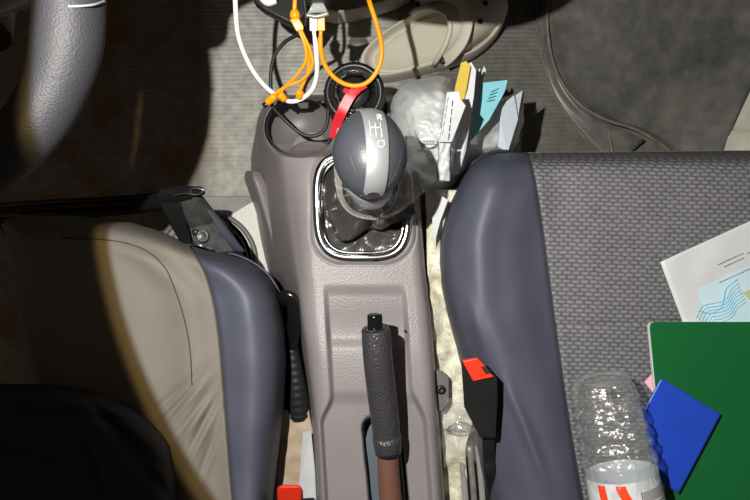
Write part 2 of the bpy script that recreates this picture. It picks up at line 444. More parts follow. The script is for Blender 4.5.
# ------------------------------------------------------------------ passenger floor mat
def passenger_mat():
    r = empty('rubber_floor_mat', (.5, .3, 0), 'smooth dark rubber mat with a dusty raised edge in the passenger footwell', 'floor mat')
    inner = [(548, -40), (547, 0), (548, 35), (553, 62), (562, 83), (576, 101), (592, 113), (612, 122), (632, 128), (650, 137), (668, 150), (690, 172), (700, 200)]
    sp = spline([P(x, y, .02) for x, y in inner], 6)
    xr = spline([(.76, .56, 0), (.72, .44, 0), (.655, .30, 0), (.60, .18, 0), (.575, .08, 0)], 8)
    def right(y):
        for a, b in zip(xr, xr[1:]):
            if b.y <= y <= a.y: return b.x + (a.x - b.x) * (y - b.y) / (a.y - b.y + 1e-9)
        return xr[0].x if y > xr[0].y else xr[-1].x
    v = []; nc = 40
    sp = [p for p in sp]
    for p in sp:
        for j in range(nc):
            t = j / (nc - 1); x = p.x + (right(p.y) - .012 - p.x) * t
            z = .012 + .008 * sst(.03, 0, (x - p.x)) + .035 * sst(.07, 0, (right(p.y) - .012 - x)) + .006 * nz(x, p.y, 3, 5)
            z += .05 * sst(.38, .6, p.y)
            v.append((x, p.y, z))
    link_mesh('mat_tray', v, grid_faces(len(sp), nc), M['mat'], r, solid=.004)
    tube('raised_edge', [P(x, y, .026) for x, y in inner], .0028, M['matlip'], r, n=6, seg=10)
    outer = [(536, -20), (538, 20), (542, 55), (550, 85), (562, 108), (578, 130), (598, 153), (612, 170)]
    v = []
    a = spline([P(x, y, .012) for x, y in outer], 6); b = spline([P(x, y, .024) for x, y in [(547, -20), (548, 20), (552, 55), (560, 82), (574, 102), (590, 114), (611, 124), (645, 140)]], 6)
    for p, q in zip(a, b):
        for k in range(5): v.append(p.lerp(q, k / 4) - Vector((0, 0, .003 * math.sin(k / 4 * math.pi))))
    link_mesh('mat_flange', v, grid_faces(len(a), 5), M['mat'], r, solid=.003)
    tube('flange_edge', [P(x, y, .0135) for x, y in outer], .0017, M['matlip'], r, n=6, seg=8)
    tube('corner_crease', [P(x, y, .019) for x, y in [(610, 124), (609, 136), (612, 150), (612, 160)]], .0022, M['matlip'], r, n=5, seg=8)
passenger_mat()

# ------------------------------------------------------------------ centre console
KEYS = [  # py, [(px, z) ...] with nine points each
    (95,  [(272, .05), (274, .055), (277, .06), (284, .06), (330, .06), (380, .06), (388, .06), (392, .055), (396, .05)]),
    (102, [(266, .06), (269, .15), (273, .22), (281, .25), (330, .25), (382, .25), (390, .24), (396, .15), (400, .06)]),
    (118, [(258, .06), (261, .16), (265, .24), (272, .262), (330, .262), (385, .262), (396, .24), (401, .15), (405, .06)]),
    (140, [(254, .06), (257, .16), (262, .24), (272, .268), (330, .268), (392, .268), (406, .25), (411, .15), (415, .06)]),
    (150, [(252, .06), (257, .16), (266, .25), (276, .285), (315, .29), (400, .29), (416, .28), (421, .15), (424, .06)]),
    (158, [(251, .06), (256, .16), (269, .26), (284, .315), (315, .328), (404, .328), (417, .31), (423, .15), (427, .06)]),
    (200, [(252, .06), (258, .13), (272, .24), (289, .315), (315, .336), (410, .336), (419, .32), (424, .16), (428, .06)]),
    (270, [(264, .06), (272, .14), (287, .26), (298, .322), (315, .338), (412, .338), (424, .325), (428, .18), (431, .06)]),
    (288, [(270, .06), (279, .14), (292, .27), (301, .326), (318, .339), (414, .339), (426, .326), (430, .18), (433, .06)]),
    (312, [(280, .06), (288, .16), (297, .28), (303, .330), (320, .342), (416, .342), (429, .330), (433, .18), (436, .06)]),
    (360, [(299, .06), (302, .18), (305, .30), (309, .338), (324, .35), (420, .35), (433, .338), (437, .18), (439, .06)]),
    (430, [(309, .06), (311, .2), (313, .31), (316, .345), (328, .355), (426, .355), (438, .342), (442, .18), (444, .06)]),
    (540, [(314, .06), (316, .2), (318, .31), (321, .348), (334, .36), (436, .36), (446, .345), (450, .18), (453, .06)]),
]
def console_z(px, py):
    """upper surface without recesses: interpolate the key rows"""
    def row(k, u):
        pts = KEYS[k][1]; t = u * (len(pts) - 1); a = min(int(t), len(pts) - 2); return pts[a], pts[a + 1], t - a
    return None
def rbox(px, py, cx, cy, hx, hy, r):
    dx = abs(px - cx) - hx + r; dy = abs(py - cy) - hy + r
    return math.hypot(max(dx, 0), max(dy, 0)) + min(max(dx, dy), 0) - r
def console():
    r = empty('centre_console', (0, 0, .03), 'grey grained plastic centre console between the two seats', 'centre console')
    us = []
    segs = [10, 14, 14, 34, 120, 22, 10, 8]
    for k, n in enumerate(segs):
        for j in range(n): us.append(k + j / n)
    us.append(8)
    pys = list(np.concatenate([np.linspace(95, 160, 90), np.linspace(161.2, 275, 95), np.linspace(276.5, 540, 150)]))
    keys = [k[0] for k in KEYS]
    v = []
    CX, CY = 363, 206
    for py in pys:
        prof = []
        for c in range(9):
            prof.append((ip([(K[0], K[1][c][0]) for K in KEYS], py), ip([(K[0], K[1][c][1]) for K in KEYS], py)))
        pr = [(i, prof[i][0]) for i in range(9)]; pz = [(i, prof[i][1]) for i in range(9)]
        for u in us:
            px = ip(pr, u); z = ip(pz, u)
            # cup wells
            d = math.hypot((px - 300) / 35, (py - 127) / 30)
            if py < 162:
                z -= .055 * sst(1.04, .93, d)
                z += .030 * sst(1.0, .93, math.hypot((px - 313) / 22, (py - 152) / 12)) * sst(1.04, .93, d)
                z -= .075 * sst(1.04, .94, math.hypot((px - 355) / 31, (py - 108) / 29))
            # step where the cup area rises into the shifter area
            # shift boot opening
            d = rbox(px, py, CX, CY, 45, 51, 24)
            z -= .030 * sst(-1, -5, d)
            z += .0022 * sst(8, 4, d) * sst(-1, 1, d) - .0015 * sst(9.5, 8.6, d) * sst(7, 8, d)
            # sunken panel round the hand brake, between two ribs
            xl = 327 + (py - 320) * .06 - 12 * sst(395, 425, py); xr_ = 404 + (py - 300) * .07 + 12 * sst(385, 425, py)
            a = sst(xl - 2.5, xl + 3.5, px) * sst(xr_ + 4, xr_ - 3, px) * (.35 * sst(284, 296, py) + .65 * sst(290, 340, py))
            z -= .011 * a
            # lower step towards the rear
            z += .004 * sst(405, 390, py) * sst(336, 350, py) * a
            # slot of the hand brake
            cx = 381 + (py - 420) * .10
            dd = rbox(px, py, cx, 480, 20, 64, 14); z -= .045 * sst(1, -2.5, dd)
            v.append(P(px, py, z))
    body = link_mesh('console_body', v, grid_faces(len(pys), len(us)), M['console'], r)
    # slot liner
    pts = []
    for k in range(32):
        a = 2 * math.pi * k / 32; c, s = math.cos(a), math.sin(a)
        pts.append(P(383 + 19 * math.copysign(abs(c) ** .6, c), 480 + 60 * math.copysign(abs(s) ** .6, s), .318))
    slab('slot_liner', pts, .004, M['slot'], r)
    # cup well floors
    def disc(cx, cy, rx, ry, z): return [P(cx + rx * math.cos(a), cy + ry * math.sin(a), z) for a in np.linspace(0, 2 * math.pi, 40, endpoint=False)]
    # side flange with the rolled front edge
    v = []
    rows = [(170, 245, 262, .20), (178, 243, 264, .215), (186, 246, 268, .215), (215, 256, 275, .20), (245, 265, 284, .19), (275, 274, 290, .18), (300, 279, 297, .16), (330, 290, 300, .12)]
    for py, a, b, z in rows:
        for k in range(9):
            t = k / 8; v.append(P(a + (b - a) * t, py, z * .35 + z * .65 * math.sin(min(1, t * 2.2) * math.pi / 2) + .012 * math.sin(t * math.pi)))
    link_mesh('side_flange', v, grid_faces(len(rows), 9), M['console'], r, solid=.003, sub=2)
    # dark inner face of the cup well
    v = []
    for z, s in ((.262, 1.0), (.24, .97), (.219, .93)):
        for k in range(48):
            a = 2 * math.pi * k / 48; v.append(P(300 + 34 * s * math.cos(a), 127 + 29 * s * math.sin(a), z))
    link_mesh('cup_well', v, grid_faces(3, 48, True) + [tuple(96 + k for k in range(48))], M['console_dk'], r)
    v, f = lathe_data([(.026, 0), (.026, .006), (.0245, .0085), (.001, .009)], Matrix.Translation(P(311, 151, .2195)) , 40)
    link_mesh('cup_well_pad', v, f, M['console'], r)
    # trim screw hole
    v, f = lathe_data([(.0015, 0), (.0015, .0008)], Matrix.Translation(P(405, 331, .3475)), 12)
    link_mesh('screw_hole', v, f, M['black'], r)
    # chrome frame of the shifter
    path = []; CY2 = 206
    for k in range(96):
        a = 2 * math.pi * k / 96; c, s = math.cos(a), math.sin(a); e = 3.6
        q = (abs(c) ** e + abs(s) ** e) ** (-1 / e)
        path.append(P(CX + (46 - .03 * (s * 50)) * c * q, CY2 + 52 * s * q, .339))
    v, f = tube_data(path, .0052, 16, True, .55)
    link_mesh('chrome_frame', v, f, M['chrome'], r)
    path2 = [P(CX + (p.x / ((H - p.z) / F) + 375 - CX) * .90, CY2 + (250 - p.y / ((H - p.z) / F) - CY2) * .905, .333) for p in path]
    v, f = tube_data(path2, .0022, 10, True, .8)
    link_mesh('inner_chrome_lip', v, f, M['chrome'], r)
console()

# ------------------------------------------------------------------ gear lever
def gear_lever():
    r = empty('gear_lever', P(366, 196, .32), 'gear lever with egg-shaped dark grey and silver knob above a black leather boot', 'gear lever')
    CX, CY = 363, 206
    v = []; NR, NA = 46, 150
    for i in range(NR):
        t = i / (NR - 1)
        for k in range(NA):
            a = 2 * math.pi * k / NA; c, s = math.cos(a), math.sin(a); e = 3.4
            q = (abs(c) ** e + abs(s) ** e) ** (-1 / e)
            ox, oy = CX + 43 * c * q, CY + 49 * s * q
            ix, iy = 369 + 14 * c, 187 + 13 * s
            px = ox + (ix - ox) * t; py = oy + (iy - oy) * t
            z = .330 - .004 * math.sin(t * math.pi * 1.2) + .115 * sst(.42, 1.0, t)
            w = math.sin(t * math.pi) ** .7
            n1 = noise.ridged_multi_fractal(Vector((px * .022, py * .034, 3.1)), 1.0, 2.1, 2, 1.0, 2.0)
            n2 = math.sin(a * 4 + t * 7 + 2.2 * nz(px, py, 1, .03))
            z += w * (.0115 * (n1 - .9) + .0045 * n2 * (1 - t * .4) + .002 * nz(px, py, 7, .09))
            sh = 2.2 * w * nz(px, py, 9, .06)
            v.append(P(px + sh, py + sh * .6, z))
    link_mesh('leather_boot', v, grid_faces(NR, NA, True), M['boot'], r)
    # gathered upper folds of the boot, pulled up round the stick
    v = []; NR = 26
    for i in range(NR):
        t = i / (NR - 1)
        for k in range(NA):
            a = 2 * math.pi * k / NA
            rr = (40 - 26 * t ** .8) * (1 + .22 * math.sin(a * 3 + 1.0 + t * 2) * (1 - t) + .10 * math.sin(a * 7 + t * 5) * (1 - t * .6))
            px, py = 366 + 3 * t + rr * math.cos(a), 203 - 15 * t + rr * math.sin(a) * .85
            z = .346 + .084 * t ** 1.1 + .005 * nz(px, py, 5, .12)
            v.append(P(px, py, z))
    link_mesh('boot_collar', v, grid_faces(NR, NA, True), M['boot'], r, solid=.0015)
    tube('shaft', [P(367, 195, .40), P(369, 182, .46)], .011, M['silver'], r, n=2, seg=20)
    # knob: an egg, split by seams into silver centre band and dark flanks
    C = P(370, 154, .492); ax = Vector((.0, .35, .94)).normalized()
    m = Matrix.Translation(C) @ Matrix.Rotation(math.radians(12), 4, 'Y') @ Matrix.Rotation(math.radians(-20), 4, 'X')
    def knobpt(lat, lon, inflate=0):
        # lon around the fore-aft axis, lat from rear (-) to front (+)
        rx, ry, rz = .0352 + inflate, .0432 + inflate, .034 + inflate
        y = math.sin(lat); c = math.cos(lat)
        tape = 1 - .10 * y if y < 0 else 1 - .02 * y
        return m @ Vector((rx * c * math.sin(lon) * (1 - .06 * abs(y)) , ry * y, rz * c * math.cos(lon)))
    def patch(name, l0, l1, mat, la0=-math.pi / 2, la1=math.pi / 2, infl=0, nn=40, nm=40):
        v = [knobpt(la0 + (la1 - la0) * i / nn, l0 + (l1 - l0) * j / nm, infl) for i in range(nn + 1) for j in range(nm + 1)]
        return link_mesh(name, v, grid_faces(nn + 1, nm + 1), mat, r)
    patch('knob_shell', -math.pi, math.pi, M['knob'], nm=90)
    # band: constant half width across the crown
    v = []; nn, nm = 60, 16
    for i in range(nn + 1):
        lat = -1.38 + (1.38 + 1.30) * i / nn
        for j in range(nm + 1):
            w = (.0104 + .0006 * math.sin(lat)) * (2 * j / nm - 1)
            c = math.cos(lat); sx = max(-.999, min(.999, w / (.0352 * c * (1 - .06 * abs(math.sin(lat))) + 1e-6)))
            sx = max(-.95, min(.95, sx))
            v.append(knobpt(lat, math.asin(sx), .0009))
    band = link_mesh('silver_band', v, grid_faces(nn + 1, nm + 1), M['silver'], r, solid=.0012)
    # cap at the front end of the band
    # engraved shift pattern on the band
    def onband(x, lat, infl=.0014):
        c = math.cos(lat); return knobpt(lat, math.asin(max(-.95, min(.95, x / (.0352 * c)))), infl)
    def mark(pts): tube('shift_pattern', [onband(x * .8 - .001, la) for x, la in pts], .00045, M['labelp'], band, n=4, seg=6)
    # letter R
    L0, S = .42, .0042
    mark([(.004, .40), (.004, .56)]); mark([(.004, .56), (.0085, .55), (.0085, .49), (.004, .48)]); mark([(.0058, .48), (.009, .40)])
    # numbers and gate lines
    mark([(-.006, .40), (-.006, -.05)]); mark([(.0, .34), (.0, -.05)]); mark([(.006, .34), (.006, -.05)]); mark([(-.006, .17), (.006, .17)])
    mark([(.001, -.16), (.007, -.12), (.0085, -.20), (.006, -.27), (.001, -.24), (.002, -.17)])
    # fine seams on the flanks
    for sx in (-1, 1):
        tube('flank_seam', [knobpt(la, sx * .80, -.0002) for la in np.linspace(-1.3, 1.3, 20)], .0005, M['knob'], r, n=1, seg=6)
    # tapered neck of the knob
    nk = axis_matrix(P(371, 196, .448), C + Vector((0, -.006, 0)) - P(371, 196, .448))
    lathe('knob_neck', [(.012, -.004), (.0175, 0), (.020, .006), (.0225, .016), (.026, .032)], nk, M['silver'], r, seg=32)
    # release bump at the lower left
    v, f = lathe_data([(.007, -.004), (.0075, .002), (.005, .006), (.001, .0075)], axis_matrix(P(355, 190, .452), (-.2, -.4, 1)), 20)
    link_mesh('knob_cap', v, f, M['silver'], r)
gear_lever()

# ------------------------------------------------------------------ hand brake
def hand_brake():
    r = empty('hand_brake', P(388, 500, .32), 'hand brake lever with black grained grip and brown leather sleeve', 'hand brake')
    ax = [P(375.8, 331, .418), P(378, 360, .412), P(382, 395, .40), P(386, 428, .39), P(388, 450, .385)]
    tube('grip', [P(375.6, 329, .4185)] + ax, [.0125, .0150, .0156, .0158, .0158, .0152, .0140], M['grip'], r, seg=24)
    tube('grip_end_ring', [P(375.4, 327, .419), P(375.8, 333, .4175)], [.0112, .0138], M['black'], r, n=3, seg=24)
    tube('release_button', [P(374.6, 315.5, .421), P(374.7, 316.2, .421), P(375.4, 334, .4185)], [.0070, .0080, .0080], M['blackgloss'], r, n=3, seg=20)
    tube('grip_band', [P(386.6, 434, .389), P(388.2, 452, .384)], [.0158, .0160, .0146], M['grip'], r, n=3, seg=24)
    s = tube('brown_sleeve', [P(387.6, 449, .384), P(389, 480, .374), P(391, 505, .366), P(392, 530, .350)], [.0118, .0125, .0128, .013], M['brown'], r, seg=22)
    s['label'] = 'brown leather sleeve with dark stitching'
    for k in range(9):
        tube('stitch', [P(380.5 + k * .45, 455 + k * 6, .383 - k * .0022), P(381.4 + k * .45, 458.5 + k * 6, .383 - k * .0022)], .0007, M['thread'], s, n=1, seg=5)
    tube('lever_rod', [P(397, 452, .364), P(401, 490, .354), P(403, 540, .345)], .004, M['blacksoft'], r, seg=10)
hand_brake()

# ------------------------------------------------------------------ seats
def outline_dist(px, py, poly):
    best = 1e9
    for (x0, y0), (x1, y1) in zip(poly, poly[1:]):
        dx, dy = x1 - x0, y1 - y0; t = max(0, min(1, ((px - x0) * dx + (py - y0) * dy) / (dx * dx + dy * dy + 1e-9)))
        best = min(best, math.hypot(px - x0 - t * dx, py - y0 - t * dy))
    return best
def panel(name, pys, fl, fr, zf, mat, parent, nc=60, edge_l=False, edge_r=False, **kw):
    v = []
    for py in pys:
        a, b = fl(py), fr(py)
        for j in range(nc):
            t = j / (nc - 1)
            if edge_l and edge_r: t = .5 - .5 * math.cos(t * math.pi)
            elif edge_r: t = math.sin(t * math.pi / 2)
            elif edge_l: t = 1 - math.cos(t * math.pi / 2)
            px = a + (b - a) * t; v.append(P(px, py, zf(px, py)))
    return link_mesh(name, v, grid_faces(len(pys), nc), mat, parent, **kw)
def closed_rows(y0, y1, n0, y2, n1):
    return [y0 + (y1 - y0) * (i / n0) ** 2 for i in range(n0)] + [y1 + (y2 - y1) * i / n1 for i in range(n1 + 1)]

def driver_seat():
    r = empty('driver_seat', (-.3, -.1, .05), 'driver seat with taupe cloth centre and navy grey vinyl bolster, left of console', 'car seat', 'front car seats')
    XR = [(215.5, 60), (216.5, 85), (219, 112), (223, 132), (229, 153), (236, 172), (243, 186), (250, 205), (254, 228), (260, 246), (269, 261), (282, 273), (300, 281), (330, 286.5), (360, 288), (400, 286), (440, 282), (480, 277), (520, 272), (560, 268)]
    XS = [(215.5, 60), (216.5, 85), (219, 112), (223, 132), (229, 153), (236, 172), (243, 186), (252, 194), (262, 200), (280, 208), (300, 214), (330, 219), (360, 222), (400, 225), (440, 228), (480, 231), (520, 235), (560, 240)]
    XL = [(215.5, 20), (219, 5), (225, 0), (240, 6), (270, 14), (300, 16), (340, 20), (380, 24), (450, 26), (560, 28)]
    poly = [(XR[i][1], XR[i][0]) for i in range(len(XR))]
    poly2 = [(XL[i][1], XL[i][0]) for i in range(len(XL))]
    xr = lambda y: ip(XR, y); xs = lambda y: min(ip(XS, y), ip(XR, y)); xl = lambda y: ip(XL, y)
    def z(px, py):
        d = min(outline_dist(px, py, poly + [(60, 215.5), (20, 215.5)][::-1] if False else poly), outline_dist(px, py, poly2), py - 215.5)
        d = max(d, 0)
        base = .25 + .13 * (1 - math.exp(-d / 4.5)) + .012 * (1 - math.exp(-d / 30))
        # raised bolster ridge
        cx = ip([(215, 120), (240, 170), (265, 215), (300, 245), (360, 252), (450, 250), (560, 246)], py)
        base += .024 * math.exp(-((px - cx) / 26) ** 2) * sst(222, 270, py)
        base += .012 * sst(235, 262, py) * math.exp(-((px - (cx - 58)) / 20) ** 2)
        # seam groove between the cloth and the vinyl
        s = abs(px - ip(XS, py)); base -= .0045 * math.exp(-(s / 1.8) ** 2) * sst(246, 256, py)
        # creases pulling from the seam at the rear of the cloth
        for cx0, cy0, ang, ln, dep in ((180, 402, -.85, 30, .006), (190, 418, -.95, 26, .0055), (200, 430, -1.1, 30, .005), (172, 396, -.75, 26, .004), (208, 452, -1.2, 26, .003)):
            u = (px - cx0) * math.cos(ang) + (py - cy0) * math.sin(ang); w = -(px - cx0) * math.sin(ang) + (py - cy0) * math.cos(ang)
            base -= dep * math.exp(-(u / ln) ** 2) * math.exp(-(w / 3.2) ** 2)
            base += dep * .7 * math.exp(-(u / ln) ** 2) * math.exp(-((w - 6) / 3.2) ** 2)
        base += .003 * nz(px, py, 2, .02)
        return base
    rows = closed_rows(215.5, 262, 40, 560, 150)
    panel('cushion_cloth', rows, xl, xs, z, M['taupe'], r, 150, True, True)
    rows2 = [243.5 + (262 - 243.5) * (i / 20) ** 2 for i in range(20)] + list(np.linspace(262, 560, 130))
    panel('bolster', rows2, xs, xr, z, M['bolster'], r, 60, False, True)
    # fine stitched seam across the cloth and dark piping at the bolster
    seam = [(60, 238), (95, 239), (125, 243), (148, 252), (165, 268), (175, 290), (184, 318), (190, 350), (192, 385)]
    tube('stitched_seam', [P(x, y, z(x, y) + .0002) for x, y in spline_px(seam)], .0007, M['thread'], r, n=1, seg=6)
    pip = [(xs(y), y) for y in np.linspace(247, 540, 60)]
    tube('piping', [P(x, y, z(x, y) + .0006) for x, y in pip], .0011, M['thread'], r, n=1, seg=6)
    # lower frame along the front edge
    tube('front_frame', [P(-40, 214, .22), P(60, 208, .23), P(120, 205, .235), P(168, 200, .24)], .013, M['blackgloss'], r, seg=12)
    tube('frame_rail', [P(-40, 226, .16), P(60, 216, .165), P(150, 208, .17)], .007, M['black'], r, seg=10)
    # side skirt
    v = []
    rim = [(xr(y), y) for y in rows2] 
    for x, y in rim:
        v.append(P(x - 1, y, .262)); v.append(P(x - 3, y, .10))
    link_mesh('side_skirt', v, grid_faces(len(rim), 2), M['navyside'], r, solid=.004)
    # hinge bracket at the front corner
    b = slab('hinge_bracket', [P(164, 199, .30), P(199, 197, .335), P(222, 222, .285), (P(240, 251, .27)), P(214, 254, .265), P(190, 250, .265), P(178, 232, .28)], .012, M['metal'], r, bevel=.002)
    b['label'] = 'scuffed grey metal bracket with a round bolt'
    hull('bracket_edge', [P(197, 195, .315), P(203, 196, .31), P(246, 252, .285), P(234, 252, .285), P(220, 232, .30), P(197, 196, .28), P(244, 252, .25)], M['navyside'], b, bevel=.002)
    hull('bracket_wing', [P(158, 200, .315), P(180, 198, .315), P(192, 244, .29), P(182, 246, .29), P(164, 214, .30), P(164, 214, .28), P(188, 244, .275)], M['blackgloss'], b, bevel=.002)
    lathe('bracket_bolt', [(.0085, 0), (.0085, .003), (.0065, .0045), (.005, .0035), (.001, .003)], Matrix.Translation(P(203, 236, .277)), M['metal'], b, seg=24)
    lathe('bracket_rivet', [(.004, 0), (.004, .003), (.001, .0035)], Matrix.Translation(P(195.5, 232, .28)), M['black'], b, seg=16)
    hull('bracket_cap', [P(155, 196, .33), P(160, 188, .335), P(178, 185, .335), P(204, 186, .335), P(207, 195, .33), P(196, 199, .325), P(160, 202, .325), P(170, 192, .30)], M['blackgloss'], b, bevel=.003)
    tube('wire_clip', [P(174, 195, .338), P(184, 193, .339), P(197, 194.5, .338), P(203, 190, .338), P(193, 188, .339), P(190, 193, .338)], .0012, M['chrome'], b, seg=8)
    tube('bracket_spring', [P(180, 247, .285), P(190, 244, .292), P(202, 246, .293), P(212, 250, .285)], .0018, M['chrome'], b, seg=8)
    # recliner handle
    v = []; prof = []
    h = empty_part = tube('recliner_lever', [P(280, 303, .30), P(284, 297.5, .31), P(290, 298, .312), P(294, 306, .31), P(295, 320, .305), P(292, 336, .298), P(290, 348, .292)], [.008, .009, .0095, .0105, .0105, .010, .009], M['blackgloss'], r, seg=16, aspect=.6)
    path = [P(290, 334, .292), P(291, 345, .292), P(294, 370, .29), P(297, 395, .288), P(299.5, 420, .285)]
    sp = spline(path, 14); 
    rr = []
    for i in range(len(sp)):
        t = i / (len(sp) - 1); rr.append((.0065 + .0075 * sst(0, .9, t)) * (1 - .07 * (1 if (i % 4) < 1 else 0)) * (1 if t < .97 else .85))
    vv, ff = tube_data(sp, rr, 18, False, .7)
    link_mesh('ribbed_grip', vv, ff, M['black'], h)
    return z, xs
def spline_px(pts, n=6):
    return [(p.x, p.y) for p in spline([(x, y, 0) for x, y in pts], n)]
dz, dxs = driver_seat()

def passenger_seat():
    r = empty('passenger_seat', (.35, -.1, .05), 'passenger seat with grey woven centre and navy grey side bolster, right of console', 'car seat', 'front car seats')
    XL = [(152.5, 506), (153, 497), (155, 488), (159, 480), (166, 471), (176, 463), (190, 454), (205, 447), (222, 441), (240, 438), (262, 437), (285, 439), (310, 444), (340, 452), (370, 459), (400, 465), (440, 472), (480, 481), (520, 491), (570, 503)]
    XS = [(152.5, 527), (160, 530), (180, 535), (210, 540), (250, 545.5), (300, 552), (340, 557.5), (400, 566), (450, 574), (500, 583), (570, 596)]
    poly = [(x, y) for y, x in XL]
    xl = lambda y: ip(XL, y); xs = lambda y: ip(XS, y)
    def z(px, py):
        front = 152.5 - .010 * max(0, px - 530)
        d = max(0, min(outline_dist(px, py, poly), py - front))
        b = .24 + .13 * (1 - math.exp(-d / 4.2)) + .008 * (1 - math.exp(-d / 30))
        cx = ip([(152, 505), (200, 487), (250, 478), (300, 480), (350, 496), (420, 520), (500, 540), (570, 552)], py)
        w = ip([(152, 22), (300, 22), (400, 30), (570, 34)], py)
        b += .026 * math.exp(-((px - cx) / w) ** 2) * sst(152, 190, py)
        b += .016 * math.exp(-((px - (cx + 34)) / 24) ** 2) * sst(160, 200, py)
        # hollow around the buckle
        b -= .030 * math.exp(-((px - 468) / 16) ** 2 - ((py - 400) / 44) ** 2)
        for cx0, cy0, ang, ln, dep in ((478, 330, 1.25, 30, .005), (520, 415, 1.15, 34, .005), (535, 455, 1.2, 34, .005)):
            u = (px - cx0) * math.cos(ang) + (py - cy0) * math.sin(ang); q = -(px - cx0) * math.sin(ang) + (py - cy0) * math.cos(ang)
            b += dep * math.exp(-(u / ln) ** 2) * math.exp(-(q / 6) ** 2)
        s = abs(px - xs(py)); b -= .004 * math.exp(-(s / 1.8) ** 2)
        if px > xs(py):
            yy = 326 - (px - 555) * .035
            b -= .0035 * math.exp(-((py - yy) / 1.6) ** 2)
            b += .004 * sst(0, 60, px - xs(py))
        b += .002 * nz(px, py, 4, .02)
        return b
    rows = closed_rows(152.5, 180, 26, 560, 170)
    panel('bolster', rows, xl, xs, z, M['bolster'], r, 80, True, False)
    # woven centre: its front edge runs slightly uphill to the right
    v = []; nc = 110
    for y in rows:
        for j in range(nc):
            px = xs(y) + (905 - xs(y)) * j / (nc - 1)
            k = (y - 152.5) / (560 - 152.5); fr = -.010 * (px - 530) * (1 - k)
            v.append(P(px, y + fr, z(px, y + fr) if y > 153 else .24))
    link_mesh('woven_centre', v, grid_faces(len(rows), nc), M['weave'], r)
    pip = [(xs(y), y) for y in np.linspace(154, 545, 70)]
    tube('piping', [P(x, y, z(x, y) + .0004) for x, y in pip], .0010, M['thread'], r, n=1, seg=6)
    v = []
    for y in rows:
        x = xl(y); v += [P(x + 1, y, .25), P(x + 3, y, .10)]
    link_mesh('side_skirt', v, grid_faces(len(rows), 2), M['navyside'], r, solid=.004)
    v = [P(505, 154, .25), P(905, 150, .25), P(905, 156, .10), P(505, 158, .10)]
    link_mesh('front_skirt', v, [(0, 1, 2, 3)], M['navyside'], r, solid=.004)
    return z
pz = passenger_seat()

def black_garment():
    XR = [(384, 45), (385.5, 70), (390, 92), (398, 115), (408, 134), (420, 150), (433, 163), (445, 171), (460, 174.5), (480, 177), (505, 180), (560, 184)]
    poly = [(x, y) for y, x in XR]
    def z(px, py):
        d = max(0, min(outline_dist(px, py, poly), 1e9)); d = min(d, (py - 384) * 1.0 + (2 if px > 45 else 0)) if px < 45 else d
        d = max(0, d)
        b = .385 + .055 * (1 - math.exp(-d / 7)) + .03 * (1 - math.exp(-d / 45))
        for cx0, cy0, ang, ln, dep in ((120, 430, .75, 45, .010), (150, 470, .95, 40, .008), (60, 412, .12, 60, .006), (95, 470, 1.2, 40, .008), (20, 450, .2, 60, .006), (130, 455, .85, 40, .006)):
            u = (px - cx0) * math.cos(ang) + (py - cy0) * math.sin(ang); q = -(px - cx0) * math.sin(ang) + (py - cy0) * math.cos(ang)
            b -= dep * math.exp(-(u / ln) ** 2) * math.exp(-(q / 5) ** 2)
        return b + .005 * nz(px, py, 8, .03)
    rows = closed_rows(384, 400, 16, 560, 70); v = []; nc = 90
    for y in rows:
        a, b = -70, ip(XR, y)
        for j in range(nc):
            t = math.sin(j / (nc - 1) * math.pi / 2); px = a + (b - a) * t; v.append(P(px, y, z(px, y)))
    o = link_mesh('black_garment', v, grid_faces(len(rows), nc), M['garment'], solid=.003)
    tag(o, 'black cloth garment lying over the rear left of the driver seat', 'clothing')
black_garment()

# ------------------------------------------------------------------ belt buckles
def buckles():
    r = empty('seat_belt_buckle', P(485, 440, .30), 'black seat belt buckle with red release button beside the passenger seat', 'seat belt buckle', 'seat belt buckles')
    top = [P(461, 360, .432), P(478, 357, .437), P(497, 377, .437), P(473, 383.5, .432)]
    hull('buckle_body', top + [P(462, 366, .40), P(464, 407, .415), P(480, 438, .412), P(495.5, 438.5, .414), P(497.5, 400, .428), P(477, 430, .37), P(494, 430, .37)], M['black'], r, bevel=.0025)
    b = slab('release_button', [P(462.2, 361, .4365), P(477.5, 358, .4405), P(486, 366.5, .4405), P(486.5, 371, .44), P(490, 373, .4405), P(494.5, 377, .4405), P(473.5, 381.5, .4365)], .007, M['red'], r, bevel=.0012)
    b['label'] = 'red release button'
    slab('latch_slot', [P(480.5, 366.5, .4405), P(486, 366, .441), P(491.5, 373, .441), P(486, 374.5, .4405)], .004, M['blacksoft'], r, bevel=.0006)
    tube('buckle_stalk', [P(488, 436, .40), P(489, 458, .385), P(491, 485, .36), P(495, 530, .20)], .0065, M['blacksoft'], r, seg=10, aspect=.35)
    r = empty('seat_belt_buckle', P(289, 500, .30), 'black seat belt buckle with red button at the rear edge of the driver seat', 'seat belt buckle', 'seat belt buckles')
    hull('buckle_body', [P(275, 489, .40), P(278, 485, .404), P(300, 485, .404), P(303, 489, .40), P(304, 520, .37), P(275, 520, .37), P(277, 500, .35), P(302, 500, .35), P(277, 530, .34), P(302, 530, .34)], M['black'], r, bevel=.002)
    b = slab('release_button', [P(277, 489.5, .4055), P(280, 486.5, .4065), P(299, 486.5, .4065), P(301.5, 489.5, .4055), P(301.5, 501, .394), P(277, 501, .394)], .006, M['red'], r, bevel=.002)
    b['label'] = 'red release button'
    tube('buckle_stalk', [P(290, 528, .345), P(291, 545, .27), P(294, 560, .16)], .007, M['blacksoft'], r, seg=10, aspect=.35)
buckles()

